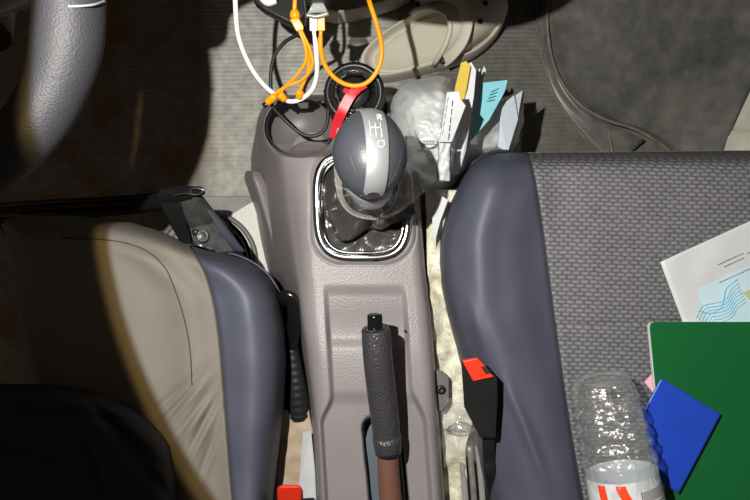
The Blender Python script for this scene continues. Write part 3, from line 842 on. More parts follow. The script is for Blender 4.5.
# ------------------------------------------------------------------ things on the floor beside the console
def beside_console():
    # carpet strip between driver seat and console
    def strip(name, rows, z, mat, nc=14, amp=.004, sc=.08, **kw):
        v = []
        ys = np.linspace(rows[0][0], rows[-1][0], 60)
        for y in ys:
            a = ip([(q[0], q[1]) for q in rows], y); b = ip([(q[0], q[2]) for q in rows], y)
            for j in range(nc):
                px = a + (b - a) * j / (nc - 1); v.append(P(px, y, z + amp * nz(px, y, 1.7, sc)))
        return link_mesh(name, v, grid_faces(len(ys), nc), mat, **kw)
    o = strip('tan_carpet', [(410, 282, 309), (450, 279, 315), (560, 266, 320)], .29, M['carpet'], solid=.006)
    tag(o, 'tan carpet strip on the floor between driver seat and console', 'carpet')
    o = pslab('paper_sheet', [(303, 432, .315), (311, 430, .325), (315, 470, .325), (318, 540, .32), (298, 540, .31), (299, 485, .31)], .31, .0015, M['paper'])
    tag(o, 'white paper sheet stuck down beside the console at the driver side', 'paper')
    # white underlay and round grey cover ahead of the driver seat
    o = pslab('white_underlay', [(226, 218), (262, 196), (276, 240), (292, 292), (290, 310), (270, 310)], .10, .006, M['foam'])
    tag(o, 'white speckled underlay patch between driver seat and console', 'underlay')
    o = pslab('grey_floor_panel', [(176, 197), (196, 196), (254, 196), (257, 202), (228, 221), (200, 240)], .085, .006, M['greyplate'], bevel=.002)
    tag(o, 'light grey panel on the floor just ahead of the driver seat corner', 'floor panel')
    r = empty('round_floor_cover', P(206, 262, .09), 'round grey felt cover with a raised rim beside the driver seat bracket', 'cover')
    lathe('cover_disc', [(.001, .012), (.076, .012), (.082, .008), (.082, 0), (.001, 0)], Matrix.Translation(P(206, 262, .088)), M['greyplate'], r, seg=80)
    path = [P(206, 262, .103) + Vector((.0785 * math.cos(a), .0785 * math.sin(a), 0)) for a in np.linspace(0, 2 * math.pi, 90, endpoint=False)]
    v, f = tube_data(path, .0042, 12, True); link_mesh('cover_rim', v, f, M['console_dk'], r)
    path = [P(206, 262, .101) + Vector((.066 * math.cos(a), .066 * math.sin(a), 0)) for a in np.linspace(0, 2 * math.pi, 90, endpoint=False)]
    v, f = tube_data(path, .0018, 10, True); link_mesh('inner_rim', v, f, M['console_dk'], r)
    # plastic sheeting between the console and the passenger seat
    o = strip('plastic_sheeting', [(190, 425, 466), (215, 426, 452), (260, 427, 446), (320, 431, 462), (400, 435, 478), (450, 440, 466), (560, 450, 476)], .30, M['sheet'], nc=22, amp=.014, sc=.07, solid=.0015)
    tag(o, 'crinkled cream plastic sheeting tucked between console and passenger seat', 'plastic sheet')
    o = pslab('paper_fold', [(437, 193, .325), (448, 200, .33), (440, 222, .325), (434, 245, .32), (432, 215, .32)], .32, .0012, M['paper'])
    tag(o, 'folded cream paper corner sticking up beside the passenger seat front', 'paper')
    # seat rail
    r = empty('seat_rail', P(470, 500, .10), 'slotted zinc seat rail under the passenger seat edge', 'seat rail')
    for k in range(4):
        x = 461 + k * 8.5
        tube('rail_channel', [P(x, 446, .302), P(x + 4, 490, .302), P(x + 9, 560, .302)], .0040, M['zinc'] if k % 2 else M['greyplate'], r, seg=10, aspect=.7)
    pslab('rail_base', [(452, 440), (490, 440), (506, 560), (462, 560)], .294, .01, M['blacksoft'], r)
    # bracket with bolt
    r = empty('mounting_bracket', P(440, 390, .26), 'small grey bracket with one bolt at the right flank of the console', 'bracket')
    pslab('bracket_plate', [(435, 370), (443, 371), (449, 378), (449, 402), (443, 411), (437, 411)], .322, .003, M['console_dk'], r, bevel=.001)
    lathe('bracket_bolt', [(.0055, 0), (.0055, .002), (.003, .003), (.001, .0015)], Matrix.Translation(P(441, 389.5, .323)), M['black'], r, seg=20)
    # clear film over the rail
    v = []
    for i in range(26):
        for j in range(14):
            t = j / 13; y = 396 + 72 * i / 25; a = 440 + (y - 396) * .06; b = 478 + (y - 396) * .04
            y2 = y - 12 * (1 - (2 * t - 1) ** 2) * (1 if i > 12 else -.2)
            v.append(P(a + (b - a) * t, y2, .318 + .012 * nz(a + (b - a) * t, y, 5, .06) + .012 * math.sin(t * 3.14)))
    o = link_mesh('clear_film', v, grid_faces(26, 14), M['film'])
    tag(o, 'clear plastic film piece lying over the seat rail below the red buckle', 'plastic film')
beside_console()

# ------------------------------------------------------------------ clogs
def clog(name, loc, rot, mirror, label):
    r = empty(name, loc, label, 'shoe', 'beige clogs in the front footwell')
    L, W = .268, .106
    def out(a):
        c, s = math.cos(a), math.sin(a)
        x = c * L / 2
        w = W / 2 * (.86 + .16 * sst(-.5, .5, c)) * (abs(s) ** .86) * math.copysign(1, s)
        w += .006 * mirror * math.sin(max(0, c) * math.pi) 
        return x, w
    R = Matrix.Rotation(rot, 4, 'Z')
    N = 80
    def tr(p): return (R @ Vector(p)) + Vector(loc)
    rings = [(0.90, .0), (.97, .004), (1.0, .016), (.995, .030), (.975, .044), (.95, .052), (.925, .054), (.895, .050), (.86, .036), (.80, .028), (.4, .026), (.02, .026)]
    v = []
    for s, z in rings:
        for k in range(N):
            a = 2 * math.pi * k / N; x, y = out(a)
            zz = z
            v.append(tr((x * s, y * s, zz)))
    body = link_mesh('clog_body', v, grid_faces(len(rings), N, True) + [tuple(range(N)), tuple((len(rings) - 1) * N + k for k in range(N))], M['clog'], r)
    # foot bed outline ridge
    path = [tr((out(a)[0] * .70 - .01, out(a)[1] * .70, .0275)) for a in np.linspace(0, 2 * math.pi, 60, endpoint=False)]
    vv, ff = tube_data(path, .0016, 8, True); link_mesh('footbed_ridge', vv, ff, M['clog'], r)
    # upper: vaulted toe cap with a round opening towards the heel
    v = []; NI, NJ = 30, 33
    for i in range(NI):
        t = i / (NI - 1)
        for j in range(NJ):
            u = -1 + 2 * j / (NJ - 1)
            x0 = -.018 + .042 * (1 - u * u)       # opening edge curves forward at the centre
            x = x0 + (L / 2 * .965 - x0) * math.sin(t * math.pi / 2)
            c = max(-1, min(1, x / (L / 2))); a = math.acos(c); w = abs(out(a)[1]) * .97
            off = .006 * mirror * math.sin(max(0, c) * math.pi)
            hgt = .046 * (1 - .55 * t ** 2.2)
            zz = .048 + hgt * max(0, 1 - abs(u) ** 2.6) ** .6 * (1 - sst(.9, 1, t) * .95)
            v.append(tr((x, w * u + off * 0, zz)))
    up = link_mesh('toe_cap', v, grid_faces(NI, NJ), M['clog'], r, solid=.004)
    rim = [v[j] for j in range(NJ)]
    vv, ff = tube_data(rim, .0042, 10); link_mesh('opening_rim', vv, ff, M['clog'], r)
    # vent holes
    for (hx, hy) in ((.055, 0), (.07, .022), (.07, -.022), (.088, 0)):
        lathe('vent_hole', [(.0042, 0), (.0042, .0012), (.001, .0012)], Matrix.Translation(tr((hx, hy, .048 + .046 * (1 - abs(hy / .05) ** 2.6) ** .6 * .93))), M['blacksoft'], up, seg=14)
    # heel strap folded forward over the toe cap
    s = [(-.004, -.051, .06), (.010, -.050, .078), (.030, -.040, .093), (.046, -.020, .100), (.050, 0, .102), (.046, .020, .100), (.030, .040, .093), (.010, .050, .078), (-.004, .051, .06)]
    st = tube('heel_strap', [tr(p) for p in s], .0095, M['clog'], r, seg=14, aspect=.3)
    for sy in (-1, 1):
        lathe('strap_rivet', [(.0062, -.002), (.0062, .004), (.003, .005), (.001, .005)], Matrix.Translation(tr((-.003, sy * .0495, .062))), M['blacksoft'], r, seg=16)
    return r
ang = math.atan2(62, 140)
c1 = P(431, 40, .03)
clog('beige_clog', (c1.x, c1.y, .004), ang, -1, 'beige clog nearer the gear lever, with its strap folded forward')
c2 = P(396, -14, .03)
clog('beige_clog', (c2.x - .015, c2.y + .015, .004), ang + .03, 1, 'beige clog half in shadow, farther forward behind the dangling cables')

# ------------------------------------------------------------------ thermos in the cup well
def thermos():
    r = empty('thermos_bottle', P(361, 112, .10), 'black thermos flask with red carry strap standing ahead of the gear knob', 'flask')
    base = P(361, 112, .17); top = P(354, 92, .315); ax = top - base
    m = axis_matrix(base, ax); hgt = ax.length
    lathe('flask_body', [(.001, 0), (.034, 0), (.038, .004), (.038, hgt * .72), (.0365, hgt * .78), (.034, hgt * .80)], m, M['blackgloss'], r)
    lid = [(.0372, hgt * .80), (.0378, hgt * .82)]
    for k in range(4):
        lid += [(.0378, hgt * (.84 + .03 * k)), (.0366, hgt * (.85 + .03 * k))]
    lid += [(.0375, hgt * .97), (.0345, hgt * 1.0), (.031, hgt * 1.0), (.030, hgt * .985), (.018, hgt * .985), (.016, hgt * 1.0), (.001, hgt * 1.0)]
    l = lathe('flask_lid', lid, m, M['black'], r)
    lathe('lid_ring', [(.0246, hgt * .985), (.0254, hgt * 1.0), (.0264, hgt * 1.0), (.0272, hgt * .985)], m, M['blackgloss'], l)
    # red strap: over the lid and down the near side
    def ribbon(name, pts, w, mat, parent, th=.0018):
        path = spline(pts, 8); v = []
        for i, p in enumerate(path):
            tg = (path[min(i + 1, len(path) - 1)] - path[max(i - 1, 0)]).normalized(); side = tg.cross(Vector((0, 0, 1)));
            if side.length < .2: side = Vector((1, 0, 0))
            side.normalize(); up = side.cross(tg).normalized()
            for a, b in ((-1, 0), (1, 0), (1, 1), (-1, 1)): v.append(p + side * a * w + up * b * th)
        f = grid_faces(len(path), 4, True) + [(0, 1, 2, 3), tuple(len(v) - 4 + k for k in range(4))]
        return link_mesh(name, v, f, mat, parent, smooth=False)
    s = ribbon('carry_strap', [P(357, 89, .323), P(352, 94, .324), P(347.5, 101, .323), P(342, 112, .32), P(337, 124, .31), P(334, 138, .30)], .0060, M['redstrap'], r)
    s['label'] = 'red carry strap'
    ribbon('strap_tab', [P(344, 90, .323), P(350, 93, .3245), P(357, 91, .3245), P(366, 86, .323)], .0028, M['redstrap'], s)
thermos()

P_, tube_ = P, tube
# ------------------------------------------------------------------ charger and cables
def charger():
    P0, tube0 = P_, tube_
    def P(x, y, z): return P0(x, y, .30 + (z - .34) * .35)
    def tube(name, pts, rad, mat, parent=None, **kw):
        rad = [q * 1.22 for q in rad] if isinstance(rad, list) else rad * 1.22
        return tube0(name, pts, rad, mat, parent, **kw)
    r = empty('car_charger', P(318, 5, .50), 'white translucent car charger with two cables plugged in, top centre', 'charger')
    hull('charger_head', [P(307, 14, .52), P(328, 12, .52), P(322, 0, .54), P(316, -3, .54), P(309, 10, .50), P(326, 9, .50), P(324, 2, .50), P(314, 2, .50), P(318, -6, .52)], M['clearwhite'], r, bevel=.0015)
    tube('charger_rim', [P(306.5, 15, .518), P(317, 16.5, .518), P(328.5, 13.5, .518)], .0022, M['zinc'], r, seg=10)
    tube('charger_plug', [P(318, 4, .525), P(318, -18, .53)], .011, M['black'], r, seg=16)
    def plug(pts, mat, name, par): return hull(name, [P(x + dx, y, z + dz_) for x, y, z in pts for dx in (-3.8, 3.8) for dz_ in (-.003, .003)], mat, par, bevel=.0012)
    w = empty('charging_cable', P(290, 100, .30), 'white charging cable hanging in a wide loop from the charger', 'cable', 'charging cables')
    plug([(313.3, 15, .51), (313.6, 31, .495)], M['white'], 'cable_plug', w)
    tube('cable_neck', [P(313.8, 30, .495), P(315, 40, .485)], .0019, M['white'], w, n=3, seg=10)
    tube('cable_cord', [P(315, 38, .487), P(316.5, 55, .46), P(317, 72, .42), P(313, 88, .39), P(303, 98, .37), P(291, 101.5, .36), P(279, 97, .365), P(265, 86, .375), P(252, 69, .40), P(241, 45, .44), P(236.5, 22, .48), P(236, -20, .56), P(246, -70, .78)], .00235, M['white'], w, seg=12, n=10)
    w = empty('charging_cable', P(350, 80, .33), 'single orange charging cable looping from the charger above the flask lid', 'cable', 'charging cables')
    plug([(321, 14.5, .51), (321.3, 31, .495)], M['orange'], 'cable_plug', w)
    tube('cable_neck', [P(321, 30, .495), P(320.5, 38, .487)], .0019, M['orange'], w, n=3, seg=10)
    tube('cable_cord', [P(320.5, 37, .487), P(321, 50, .47), P(325, 65, .44), P(335, 78, .42), P(348, 85, .41), P(362, 85, .41), P(373, 77, .415), P(380.5, 62, .43), P(381.5, 45, .45), P(377, 25, .48), P(369, 0, .52), P(362, -30, .62), P(350, -75, .85)], .0023, M['orange'], w, seg=12, n=10)
    # three way cable
    w = empty('multi_charging_cable', P(285, 90, .30), 'orange cable that splits into three short ends, left of the charger', 'cable', 'charging cables')
    tube('upper_cord', [P(300, -70, .80), P(295, -20, .56), P(295, -2, .52), P(294.5, 12, .505)], .0021, M['orange'], w, seg=10)
    tube('upper_collar', [P(294.5, 10, .506), P(295.5, 19, .50)], [.0035, .0052, .0045], M['orange'], w, n=4, seg=14)
    sp = hull('splitter', [P(x, y, z) for x, y, z in ((290.5, 17, .502), (297, 15, .504), (304, 26, .498), (303.5, 31, .494), (296, 32, .493), (290, 21, .498), (292, 19, .49), (301, 29, .486), (298, 17, .492))], M['orange'], w, bevel=.0018)
    slab('splitter_patch', [P(293.5, 24, .4995), P(298, 21.5, .5015), P(302, 28, .4985), P(297, 30, .4965)], .004, M['white'], sp, bevel=.0008)
    cords = [
        [P(299, 30, .495), P(305, 45, .48), P(306, 60, .46), P(297, 75, .43), P(285, 87, .40), P(279, 95, .38)],
        [P(301, 30, .494), P(310, 50, .47), P(312, 66, .445), P(302, 80, .42), P(285, 87, .40), P(270, 98, .38)],
        [P(300, 30, .492), P(307.5, 50, .465), P(308.5, 68, .44), P(304, 82, .41), P(299, 92, .39)]]
    ends = [(P(279, 93, .383), P(285, 100, .365)), (P(276, 95, .386), P(267, 103, .37)), (P(299.5, 90, .392), P(299.5, 98, .372))]
    for c, (a, b) in zip(cords, ends):
        c = tube('branch_cord', c, .0016, M['orange'], w, seg=10, n=8)
        d = (b - a)
        tube('connector', [a, a + d * .35, b], [.0022, .0042, .0042, .0036], M['orange'], w, n=4, seg=12)
        tube('connector_tip', [b, b + d.normalized() * .006], .0028, M['black'], w, n=1, seg=8, aspect=.5)
    o = tube('thin_black_cable', [P(302, -15, .52), P(306, 20, .47), P(299, 33, .44), P(285, 42, .41), P(275, 55, .39), P(271, 72, .37), P(271, 90, .35), P(272.5, 106, .33), P(283, 118, .31), P(296, 130, .30), P(308, 136, .295), P(320, 134, .295), P(327, 124, .30), P(328, 105, .32), P(325, 90, .34)], .0019, M['blacksoft'], None, seg=10, n=8)
    tag(o, 'thin black cable looping down over the empty cup well', 'cable')
charger()

# ------------------------------------------------------------------ plastic bag with papers
def bag():
    P0 = P_
    def P(x, y, z): return P0(x, y, z - .11 * sst(440, 480, x))      # the far end of the bag sags towards the floor
    def pslab(name, pts, z, thick, mat, parent=None, **kw):
        k = -.11 * sst(440, 480, sum(p[0] for p in pts) / len(pts)) + .008
        if parent is not None and parent.name.startswith('blue_receipt'): k = rk[0]
        rk[0] = k
        return slab(name, [P0(p[0], p[1], (p[2] if len(p) > 2 else z) + k) for p in pts], thick, mat, parent, **kw)
    rk = [0]
    r = empty('plastic_bag', P(455, 150, .18), 'milky clear plastic bag of papers hung from the gear lever', 'plastic bag')
    out = [(391, 120), (392, 100), (403, 85), (420, 79), (440, 76), (455, 80), (470, 92), (490, 100), (508, 96), (520, 94), (524, 108), (521, 132), (512, 150), (495, 156), (475, 160), (462, 172), (452, 186), (437, 192), (420, 193), (408, 186), (400, 166), (394, 142)]
    o_ = [(p.x, p.y) for p in spline([(x, y, 0) for x, y in out], 5, True)]; N = len(o_)
    cx, cy = 450, 130
    def crump(px, py, k): return noise.ridged_multi_fractal(Vector((px * .045, py * .045, k)), .8, 2.2, 4, 1.0, 2.0)
    def sheet(name, zf, s0=1.0):
        rings = [1, .98, .95, .9] + list(np.linspace(.86, 0.01, 26)); v = []
        for s in rings:
            for x, y in o_:
                q = 1 + .035 * nz(x, y, 2, .11); px, py = cx + (x - cx) * s * q, cy + (y - cy) * s * q
                v.append(P(px, py, zf(px, py, s)))
        return link_mesh(name, v, grid_faces(len(rings), N, True), M['bag'], r)
    sheet('front_film', lambda px, py, s: .27 + .075 * (1 - s ** 4) * (.6 + .4 * sst(520, 430, px)) + .0095 * (crump(px * .9, py * .9, 1) - 1) * (1 - s ** 6))
    sheet('back_film', lambda px, py, s: .27 - .06 * (1 - s ** 3) + .005 * (crump(px * .8, py * .8, 5) - 1) * (1 - s ** 6))
    # handle strip looped round the lever
    outer = [(337, 128, .425), (334, 150, .42), (335, 178, .415), (340, 200, .41), (352, 214, .405), (372, 219, .40), (392, 216, .395), (408, 205, .385), (424, 190, .37), (440, 178, .34)]
    inner = [(352, 125, .44), (347, 145, .43), (343, 170, .42), (343.5, 195, .412), (354, 210, .407), (372, 215, .403), (391, 207, .41), (400, 180, .42), (406, 155, .41), (408, 125, .37)]
    a = spline([P(*p) for p in outer], 8); b = spline([P(*p) for p in inner], 8); v = []
    for i, (p, q) in enumerate(zip(a, b)):
        for k in range(12):
            t = k / 11; w = p.lerp(q, t); w.z += .0035 * math.sin(t * math.pi * 2 + i * .12) * sst(.05, .4, i / len(a)) + .003 * nz(w.x, w.y, 2, 60); v.append(w)
    link_mesh('handle_strip', v, grid_faces(len(a), 12), M['handle'], r)
    tube('handle_edge', [P(*p) for p in outer[2:9]], .0011, M['film'], r, seg=8)
    for i in range(0, 1): pass
    # white printed sticker showing through
    pts = [P(428 + 9 * math.cos(a), 142 + 5.5 * math.sin(a), .352) for a in np.linspace(0, 2 * math.pi, 20, endpoint=False)]
    s = slab('white_sticker', pts, .0008, M['paper'], r)
    for k in range(2):
        for j in range(4):
            pslab('sticker_print', [(422.5 + j * 3.2, 140.4 + k * 2.6), (424.6 + j * 3.2, 140.2 + k * 2.6), (424.6 + j * 3.2, 141.2 + k * 2.6), (422.5 + j * 3.2, 141.4 + k * 2.6)], .3526, .0004, M['ink'], s)
    grp = None
    def sheet_paper(name, pts, mat, label, cat, th=.0012, **kw):
        o = pslab(name, pts, .36, th, mat, None, **kw); tag(o, label, cat); return o
    sheet_paper('yellow_card', [(461, 63, .385), (466, 61, .388), (470.5, 66, .388), (467, 88, .38), (461, 112, .365), (453, 110, .36), (455, 88, .37)], M['yellow'], 'mustard yellow card standing at the top of the papers', 'card', .002)
    sheet_paper('folded_paper', [(466, 66, .393), (471, 62, .396), (476, 70, .396), (474, 95, .388), (466, 150, .375), (459, 174, .36), (453, 176, .355), (459, 140, .37), (464, 100, .385)], M['paper'], 'long white folded paper right beside the yellow card', 'paper', .004)
    sheet_paper('folded_paper', [(477, 72, .386), (480, 68, .388), (479, 92, .38), (471, 138, .365), (464, 166, .35), (461, 168, .35), (468, 130, .365)], M['paperb'], 'narrow bluish white paper between folded paper and light blue receipt', 'paper', .003)
    sheet_paper('green_paper', [(480.5, 70, .378), (483, 71, .378), (478, 105, .37), (470, 140, .358), (463, 170, .345), (460, 176, .34), (468, 138, .358), (476, 100, .37)], M['green_p'], 'pale green paper edge beside the light blue receipt', 'paper', .002)
    sheet_paper('white_paper', [(484, 66, .372), (486, 70, .372), (482, 84, .37), (473, 112, .36), (470, 112, .36), (477, 84, .37)], M['paper'], 'thin white paper with curled tip behind the light blue receipt', 'paper', .0015)
    o = sheet_paper('paper_booklet', [(447, 92, .398), (459, 91, .400), (461, 99, .400), (466, 105.5, .398), (452, 142, .382), (440, 142, .382)], M['paper'], 'small white paper booklet, nearest of the papers to the gear knob', 'booklet', .005, bevel=.0008)
    for k in range(5):
        pslab('booklet_print', [(448 - k * 1.2, 97 + k * 8), (449 - k * 1.2, 97 + k * 8), (447.6 - k * 1.2, 103 + k * 8), (446.8 - k * 1.2, 103 + k * 8)], .3995 - k * .0032, .0008, M['ink'], o)
    sheet_paper('blue_receipt', [(482, 83, .376), (507.5, 80, .378), (504.5, 92, .375), (489, 120, .362), (469, 143, .352), (472, 120, .36)], M['cyan'], 'light blue slip of paper fanning out of the bag', 'receipt', .001)
    o2 = bpy.data.objects['blue_receipt']
    for k in range(4):
        pslab('receipt_print', [(486 + k * 1.5, 100 - k * 3), (494 + k * 1.5, 98.5 - k * 3.6), (494 + k * 1.5, 99.3 - k * 3.6), (486 + k * 1.5, 100.9 - k * 3)], .3788, .0004, M['inkblue'], o2)
    o = sheet_paper('white_card', [(523.5, 89, .335), (524, 97, .30), (518, 119, .33), (508, 152, .325), (498, 147, .323), (500, 120, .33), (503, 104, .335), (514, 95, .338)], M['paperb'], 'large bluish white card at the right end of the bag', 'card', .003, bevel=.0006)
    # crumpled white tissue
    v = []
    for i in range(18):
        for j in range(12):
            u, w = i / 17, j / 11; px = 440 + 13 * w + 1.5 * u - 2; py = 143 + 38 * u
            v.append(P0(px - 2 * u, py, .366 - .012 * u + .008 * nz(px, py, 3, .16) - .006 * (abs(2 * w - 1) ** 3)))
    o = link_mesh('crumpled_tissue', v, grid_faces(18, 12), M['paper'], solid=.001)
    tag(o, 'crumpled white tissue below the small paper booklet', 'tissue')
bag()

# ------------------------------------------------------------------ things on the passenger seat
def on_seat():
    zt = .386
    # envelope
    A = Vector((660.5, 262)); dx = Vector((90, -41)).normalized(); dy = Vector((22.5, 60)).normalized()
    def E(u, w, z=0): q = A + dx * u + dy * w; return (q.x, q.y)
    r = empty('white_document', P(700, 290, zt), 'white plastic-covered document with faint blue print, upper right of seat', 'document')
    v = []; nu, nw = 40, 36
    for i in range(nw):
        for j in range(nu):
            u = 190 * j / (nu - 1); w = 95 * i / (nw - 1); x, y = E(u, w); v.append(P(x, y, zt + .004 + .0022 * nz(u, w, 3, .035) + .002))
    link_mesh('document_sheet', v, grid_faces(nw, nu), M['labelp'], r, solid=.0022)
    zz = zt + .0066
    def zd(u, w): return zt + .0066 + .0022 * nz(u, w, 3, .035)
    tint = simple('pale_blue_print', (196, 222, 234), .35, var=.03); tanp = simple('olive_print', (182, 190, 150), .4, var=.06)
    def patch(name, u0, u1, w0, w1, mat, n=12, skew=0, lift=0):
        v = []
        for i in range(n + 1):
            for j in range(n + 1):
                w = w0 + (w1 - w0) * i / n; u = u0 + (u1 - u0) * j / n + skew * (w - w0); x, y = E(u, w); v.append(P(x, y, zd(u, w) + lift))
        return link_mesh(name, v, grid_faces(n + 1, n + 1), mat, r)
    patch('blue_tint', 24, 140, 40, 92, tint, 16)
    patch('olive_panel', 66, 74, 62, 90, tanp, lift=.0003, skew=.45)
    def line(pts, mat, rad=.0006, name='printed_line'):
        tube(name, [P(*E(u, w), zd(u, w) + .0003) for u, w in pts], rad, mat, r, n=4, seg=5)
    for k in range(7):
        line([(14 + k * 1.5, 66 + k * 3.2), (24 + k * 1.2, 58 + k * 3.4), (36, 60 + k * 3.4), (47, 62 + k * 3), (56, 55 + k * 3.2), (66, 52 + k * 3.3)], M['inkblue'], .0005)
    line([(18, 60), (30, 68), (42, 66), (52, 52), (66, 48)], M['inkblue'], .0006)
    # rows of tiny print, far too small to read
    rnd = random.Random(3)
    for (u0, w0, n) in ((53, 26, 11), (58, 30.5, 8), (48, 43, 15), (84, 28, 5)):
        u = u0
        for k in range(n):
            ln = rnd.uniform(1.2, 2.6)
            q = [E(u, w0), E(u + ln, w0), E(u + ln, w0 + .9), E(u, w0 + .9)]
            slab('small_print', [P(x, y, zd(u, w0) + .0005) for x, y in q], .0003, M['ink'], r)
            u += ln + rnd.uniform(.4, .9)
    # green folder, its spine at the left
    g = empty('green_folder', P(700, 400, zt), 'green folder lying under the blue booklet on the seat', 'folder')
    def gq(o, z, l=0): return [P(648 + o + l, 322 + o * .4, z), P(870, 322 + o * .4, z), P(890, 560, z), P(671 + o + l, 560, z)]
    c = gq(0, zt + .012, 1.6)
    def rounded(q, rad, n=6):
        out = []
        for i in range(4):
            p = q[i]; a = (q[i - 1] - p).normalized(); b = (q[(i + 1) % 4] - p).normalized()
            for k in range(n + 1):
                t = k / n; out.append((p + a * rad).lerp(p + b * rad, t).lerp(p, (1 - (2 * t - 1) ** 2) * .42))
        return out
    cov = slab('green_cover', rounded(c, .006), .0022, M['green'], g, bevel=.0006)
    slab('white_pages', rounded(gq(0, zt + .0098, 0), .006), .004, M['paper'], g, bevel=.0004)
    slab('back_cover', rounded(gq(0, zt + .0056, 1.5), .006), .0018, M['green'], g)
    # pink slip
    o = slab('pink_slip', [P(644.5, 382, zt + .003), P(652, 374, zt + .004), P(662, 384, zt + .004), P(656, 396, zt + .003)], .0008, M['pink'])
    tag(o, 'pink paper slip poking out from under the green folder', 'paper slip')
    # blue booklet, one corner bent down beside the bottle
    b = empty('blue_booklet', P(680, 440, zt + .02), 'small blue booklet lying over the left edge of the green folder', 'booklet')
    p0 = Vector((661.5, 378)); e1 = Vector((59.5, 36.5)); e2 = Vector((-42, 79)); l0 = Vector((645, 416)); l1 = Vector((659.5, 487)); ld = (l1 - l0).normalized(); ln = Vector((-ld.y, ld.x))
    if ln.dot(Vector((1, 0))) > 0: ln = -ln       # towards the bottle
    def bp(u, w, dz_):
        q = p0 + e1 * u + e2 * w; z = zt + .0195 + dz_
        d = (q - l0).dot(ln)
        if d > 0:
            q = q - ln * d * .86; z -= d * .00105
        return P(q.x, q.y, z)
    def leaf(name, dz_, th, mat, s=0, **kw):
        v = []; n = 34; 
        for i in range(n + 1):
            for j in range(n + 1): v.append(bp(s + (1 - 2 * s) * j / n, s * .7 + (1 - 1.4 * s) * i / n, dz_))
        return link_mesh(name, v, grid_faces(n + 1, n + 1), mat, b, solid=th)
    leaf('front_cover', 0, .0011, M['blue'])
    leaf('pages', -.0011, .0032, M['paper'], .012)
    leaf('back_cover', -.0043, .0011, M['blue'])
on_seat()

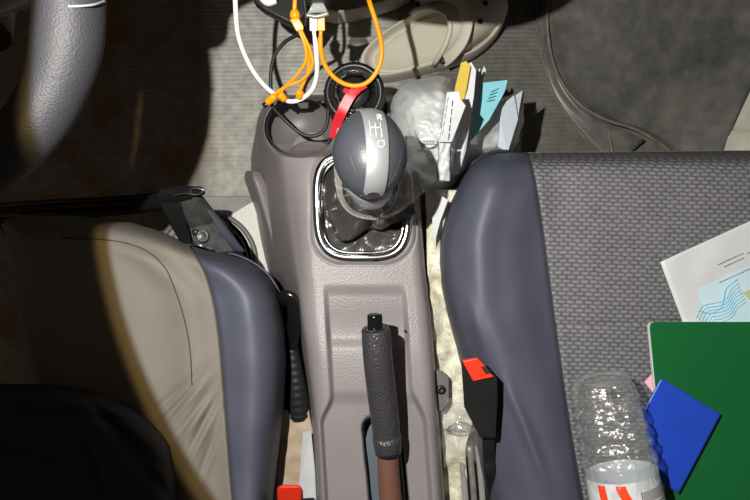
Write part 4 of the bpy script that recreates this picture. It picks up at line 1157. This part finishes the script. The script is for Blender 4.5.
def bottle():
    r = empty('water_bottle', P(620, 470, .39), 'crumpled clear plastic water bottle lying on the seat', 'bottle')
    a, b = P(600, 376, .425), P(631, 520, .435)
    m = axis_matrix(a, b - a, (1, 0, 0)); L = (b - a).length
    rnd = random.Random(5)
    prof = [(.001, .010), (.012, .011), (.020, .004), (.0245, .0), (.0280, .003), (.031, .012), (.0325, .022)]
    def R_(h): return .0325 + .0036 * sst(.02, .13, h)
    h = .026
    while h < .088:
        for q in range(16):
            hh = h + q * .0010; prof.append((R_(hh) - .0013 * math.sin(q / 16 * math.pi * 2), hh))
        h += .016
    prof += [(R_(h + k * .01), h + k * .01) for k in range(0, 8)]
    seg = 150; v = []
    for (rr, hh) in prof:
        for k in range(seg):
            an = 2 * math.pi * k / seg
            c = noise.ridged_multi_fractal(Vector((math.cos(an) * 1.7, math.sin(an) * 1.7, hh * 55)), .7, 2.2, 5, 1, 2)
            am = .0028 * sst(.0, .03, hh) * sst(.125, .09, hh)
            dent = .005 * max(0, math.sin(an * 5 + 1)) * math.exp(-((hh - .02) / .016) ** 2) * sst(0, .006, hh)
            q = rr + am * (c - 1.1) - dent if rr > .02 else rr
            v.append(m @ Vector((q * math.cos(an), q * math.sin(an), hh)))
    shell = link_mesh('bottle_shell', v, grid_faces(len(prof), seg, True) + [tuple(range(seg))], M['bottle'], r)
    # label sleeve
    h0 = .099
    def wrap(name, a0, a1, h_a, h_b, infl, mat, par, n=30, curve=None):
        v = []
        for i in range(9):
            for j in range(n + 1):
                t = i / 8; an = a0 + (a1 - a0) * j / n
                sft = curve(t) if curve else 0
                hh = h_a + (h_b - h_a) * t; rr = R_(hh) + infl
                v.append(m @ Vector((rr * math.cos(an + sft), rr * math.sin(an + sft), hh)))
        return link_mesh(name, v, grid_faces(9, n + 1), mat, par)
    lab = wrap('bottle_label', 0, 2 * math.pi, h0, h0 + .085, .0006, M['labelp'], r, 70)
    # find which angle faces the camera
    best = max(range(360), key=lambda d: (m.to_3x3() @ Vector((math.cos(math.radians(d)), math.sin(math.radians(d)), 0))).z)
    up = math.radians(best)
    s = 1 if (m.to_3x3() @ Vector((math.cos(up + 1), math.sin(up + 1), 0))).x > 0 else -1
    def ang_(x): return up + s * math.asin(max(-.99, min(.99, x)))
    for x0, x1, cv in ((-.86, -.72, .05), (-.50, -.26, .40)):
        wrap('label_swoosh', ang_(x0), ang_(x1), h0 + .002, h0 + .034, .0010, M['labelr'], lab, 8, curve=lambda t, cv=cv: s * cv * (t ** 1.6))
    wrap('label_panel', ang_(.12), ang_(.86), h0 + .010, h0 + .020, .0010, M['labelg'], lab, 12)
    wrap('label_rule', ang_(.08), ang_(.11), h0 + .010, h0 + .034, .0010, M['ink'], lab, 3)
    x = .16
    rn = random.Random(2)
    while x < .80:
        d = rn.uniform(.02, .04); wrap('label_print', ang_(x), ang_(x + d), h0 + .0222, h0 + .0236, .0011, M['ink'], lab, 2); x += d + .015
    # pool of leftover water seen through the shell
    wrap('water_film', ang_(-.92), ang_(.92), h0 - .011, h0 + .001, -.001, M['water'], r, 24)
bottle()

# ------------------------------------------------------------------ light, world, camera
LPOS = Vector((-.135, .11, 1.03)); AX = Vector((.473, -.01, -.882))
def spot(name, size, blend, energy, col, rad):
    l = bpy.data.lights.new(name, 'SPOT'); l.spot_size = math.radians(size); l.spot_blend = blend; l.energy = energy; l.color = col; l.shadow_soft_size = rad
    o = bpy.data.objects.new(name, l); o.location = LPOS; o.rotation_euler = AX.to_track_quat('-Z', 'Y').to_euler(); COL.objects.link(o); return o
spot('torch_core', 86, .025, 27, (.85, .935, 1), .004)
spot('torch_rim', 88.6, .035, 11, (1, .68, .24), .005)
w = bpy.data.worlds.new('world'); SC.world = w; w.use_nodes = True
wt = w.node_tree; bg = wt.nodes['Background']; bg.inputs[1].default_value = 1
# dim cabin: a dark roof overhead, paler window-height glow added for reflections
tc = wt.nodes.new('ShaderNodeTexCoord'); sp = wt.nodes.new('ShaderNodeSeparateXYZ'); wt.links.new(tc.outputs['Generated'], sp.inputs[0])
rp = wt.nodes.new('ShaderNodeValToRGB'); el = rp.color_ramp.elements
el[0].position = .0; el[0].color = (.03, .021, .014, 1); el[1].position = 1; el[1].color = (.036, .025, .016, 1)
for p, c in ((.12, (.05, .04, .03)), (.2, (.11, .095, .08)), (.5, (.11, .095, .08)), (.58, (.05, .038, .028))):
    e = el.new(p); e.color = (*c, 1)
wt.links.new(sp.outputs[2], rp.inputs[0]); wt.links.new(rp.outputs[0], bg.inputs[0])

cam = bpy.data.cameras.new('camera'); cam.sensor_width = 36; cam.lens = F / 750 * 36; cam.clip_start = .01
co = bpy.data.objects.new('camera', cam); co.location = (0, 0, H); COL.objects.link(co); SC.camera = co
vs = SC.view_settings; vs.view_transform = 'Standard'; vs.look = 'None'; vs.gamma = 1; vs.use_curve_mapping = False; vs.exposure = 0
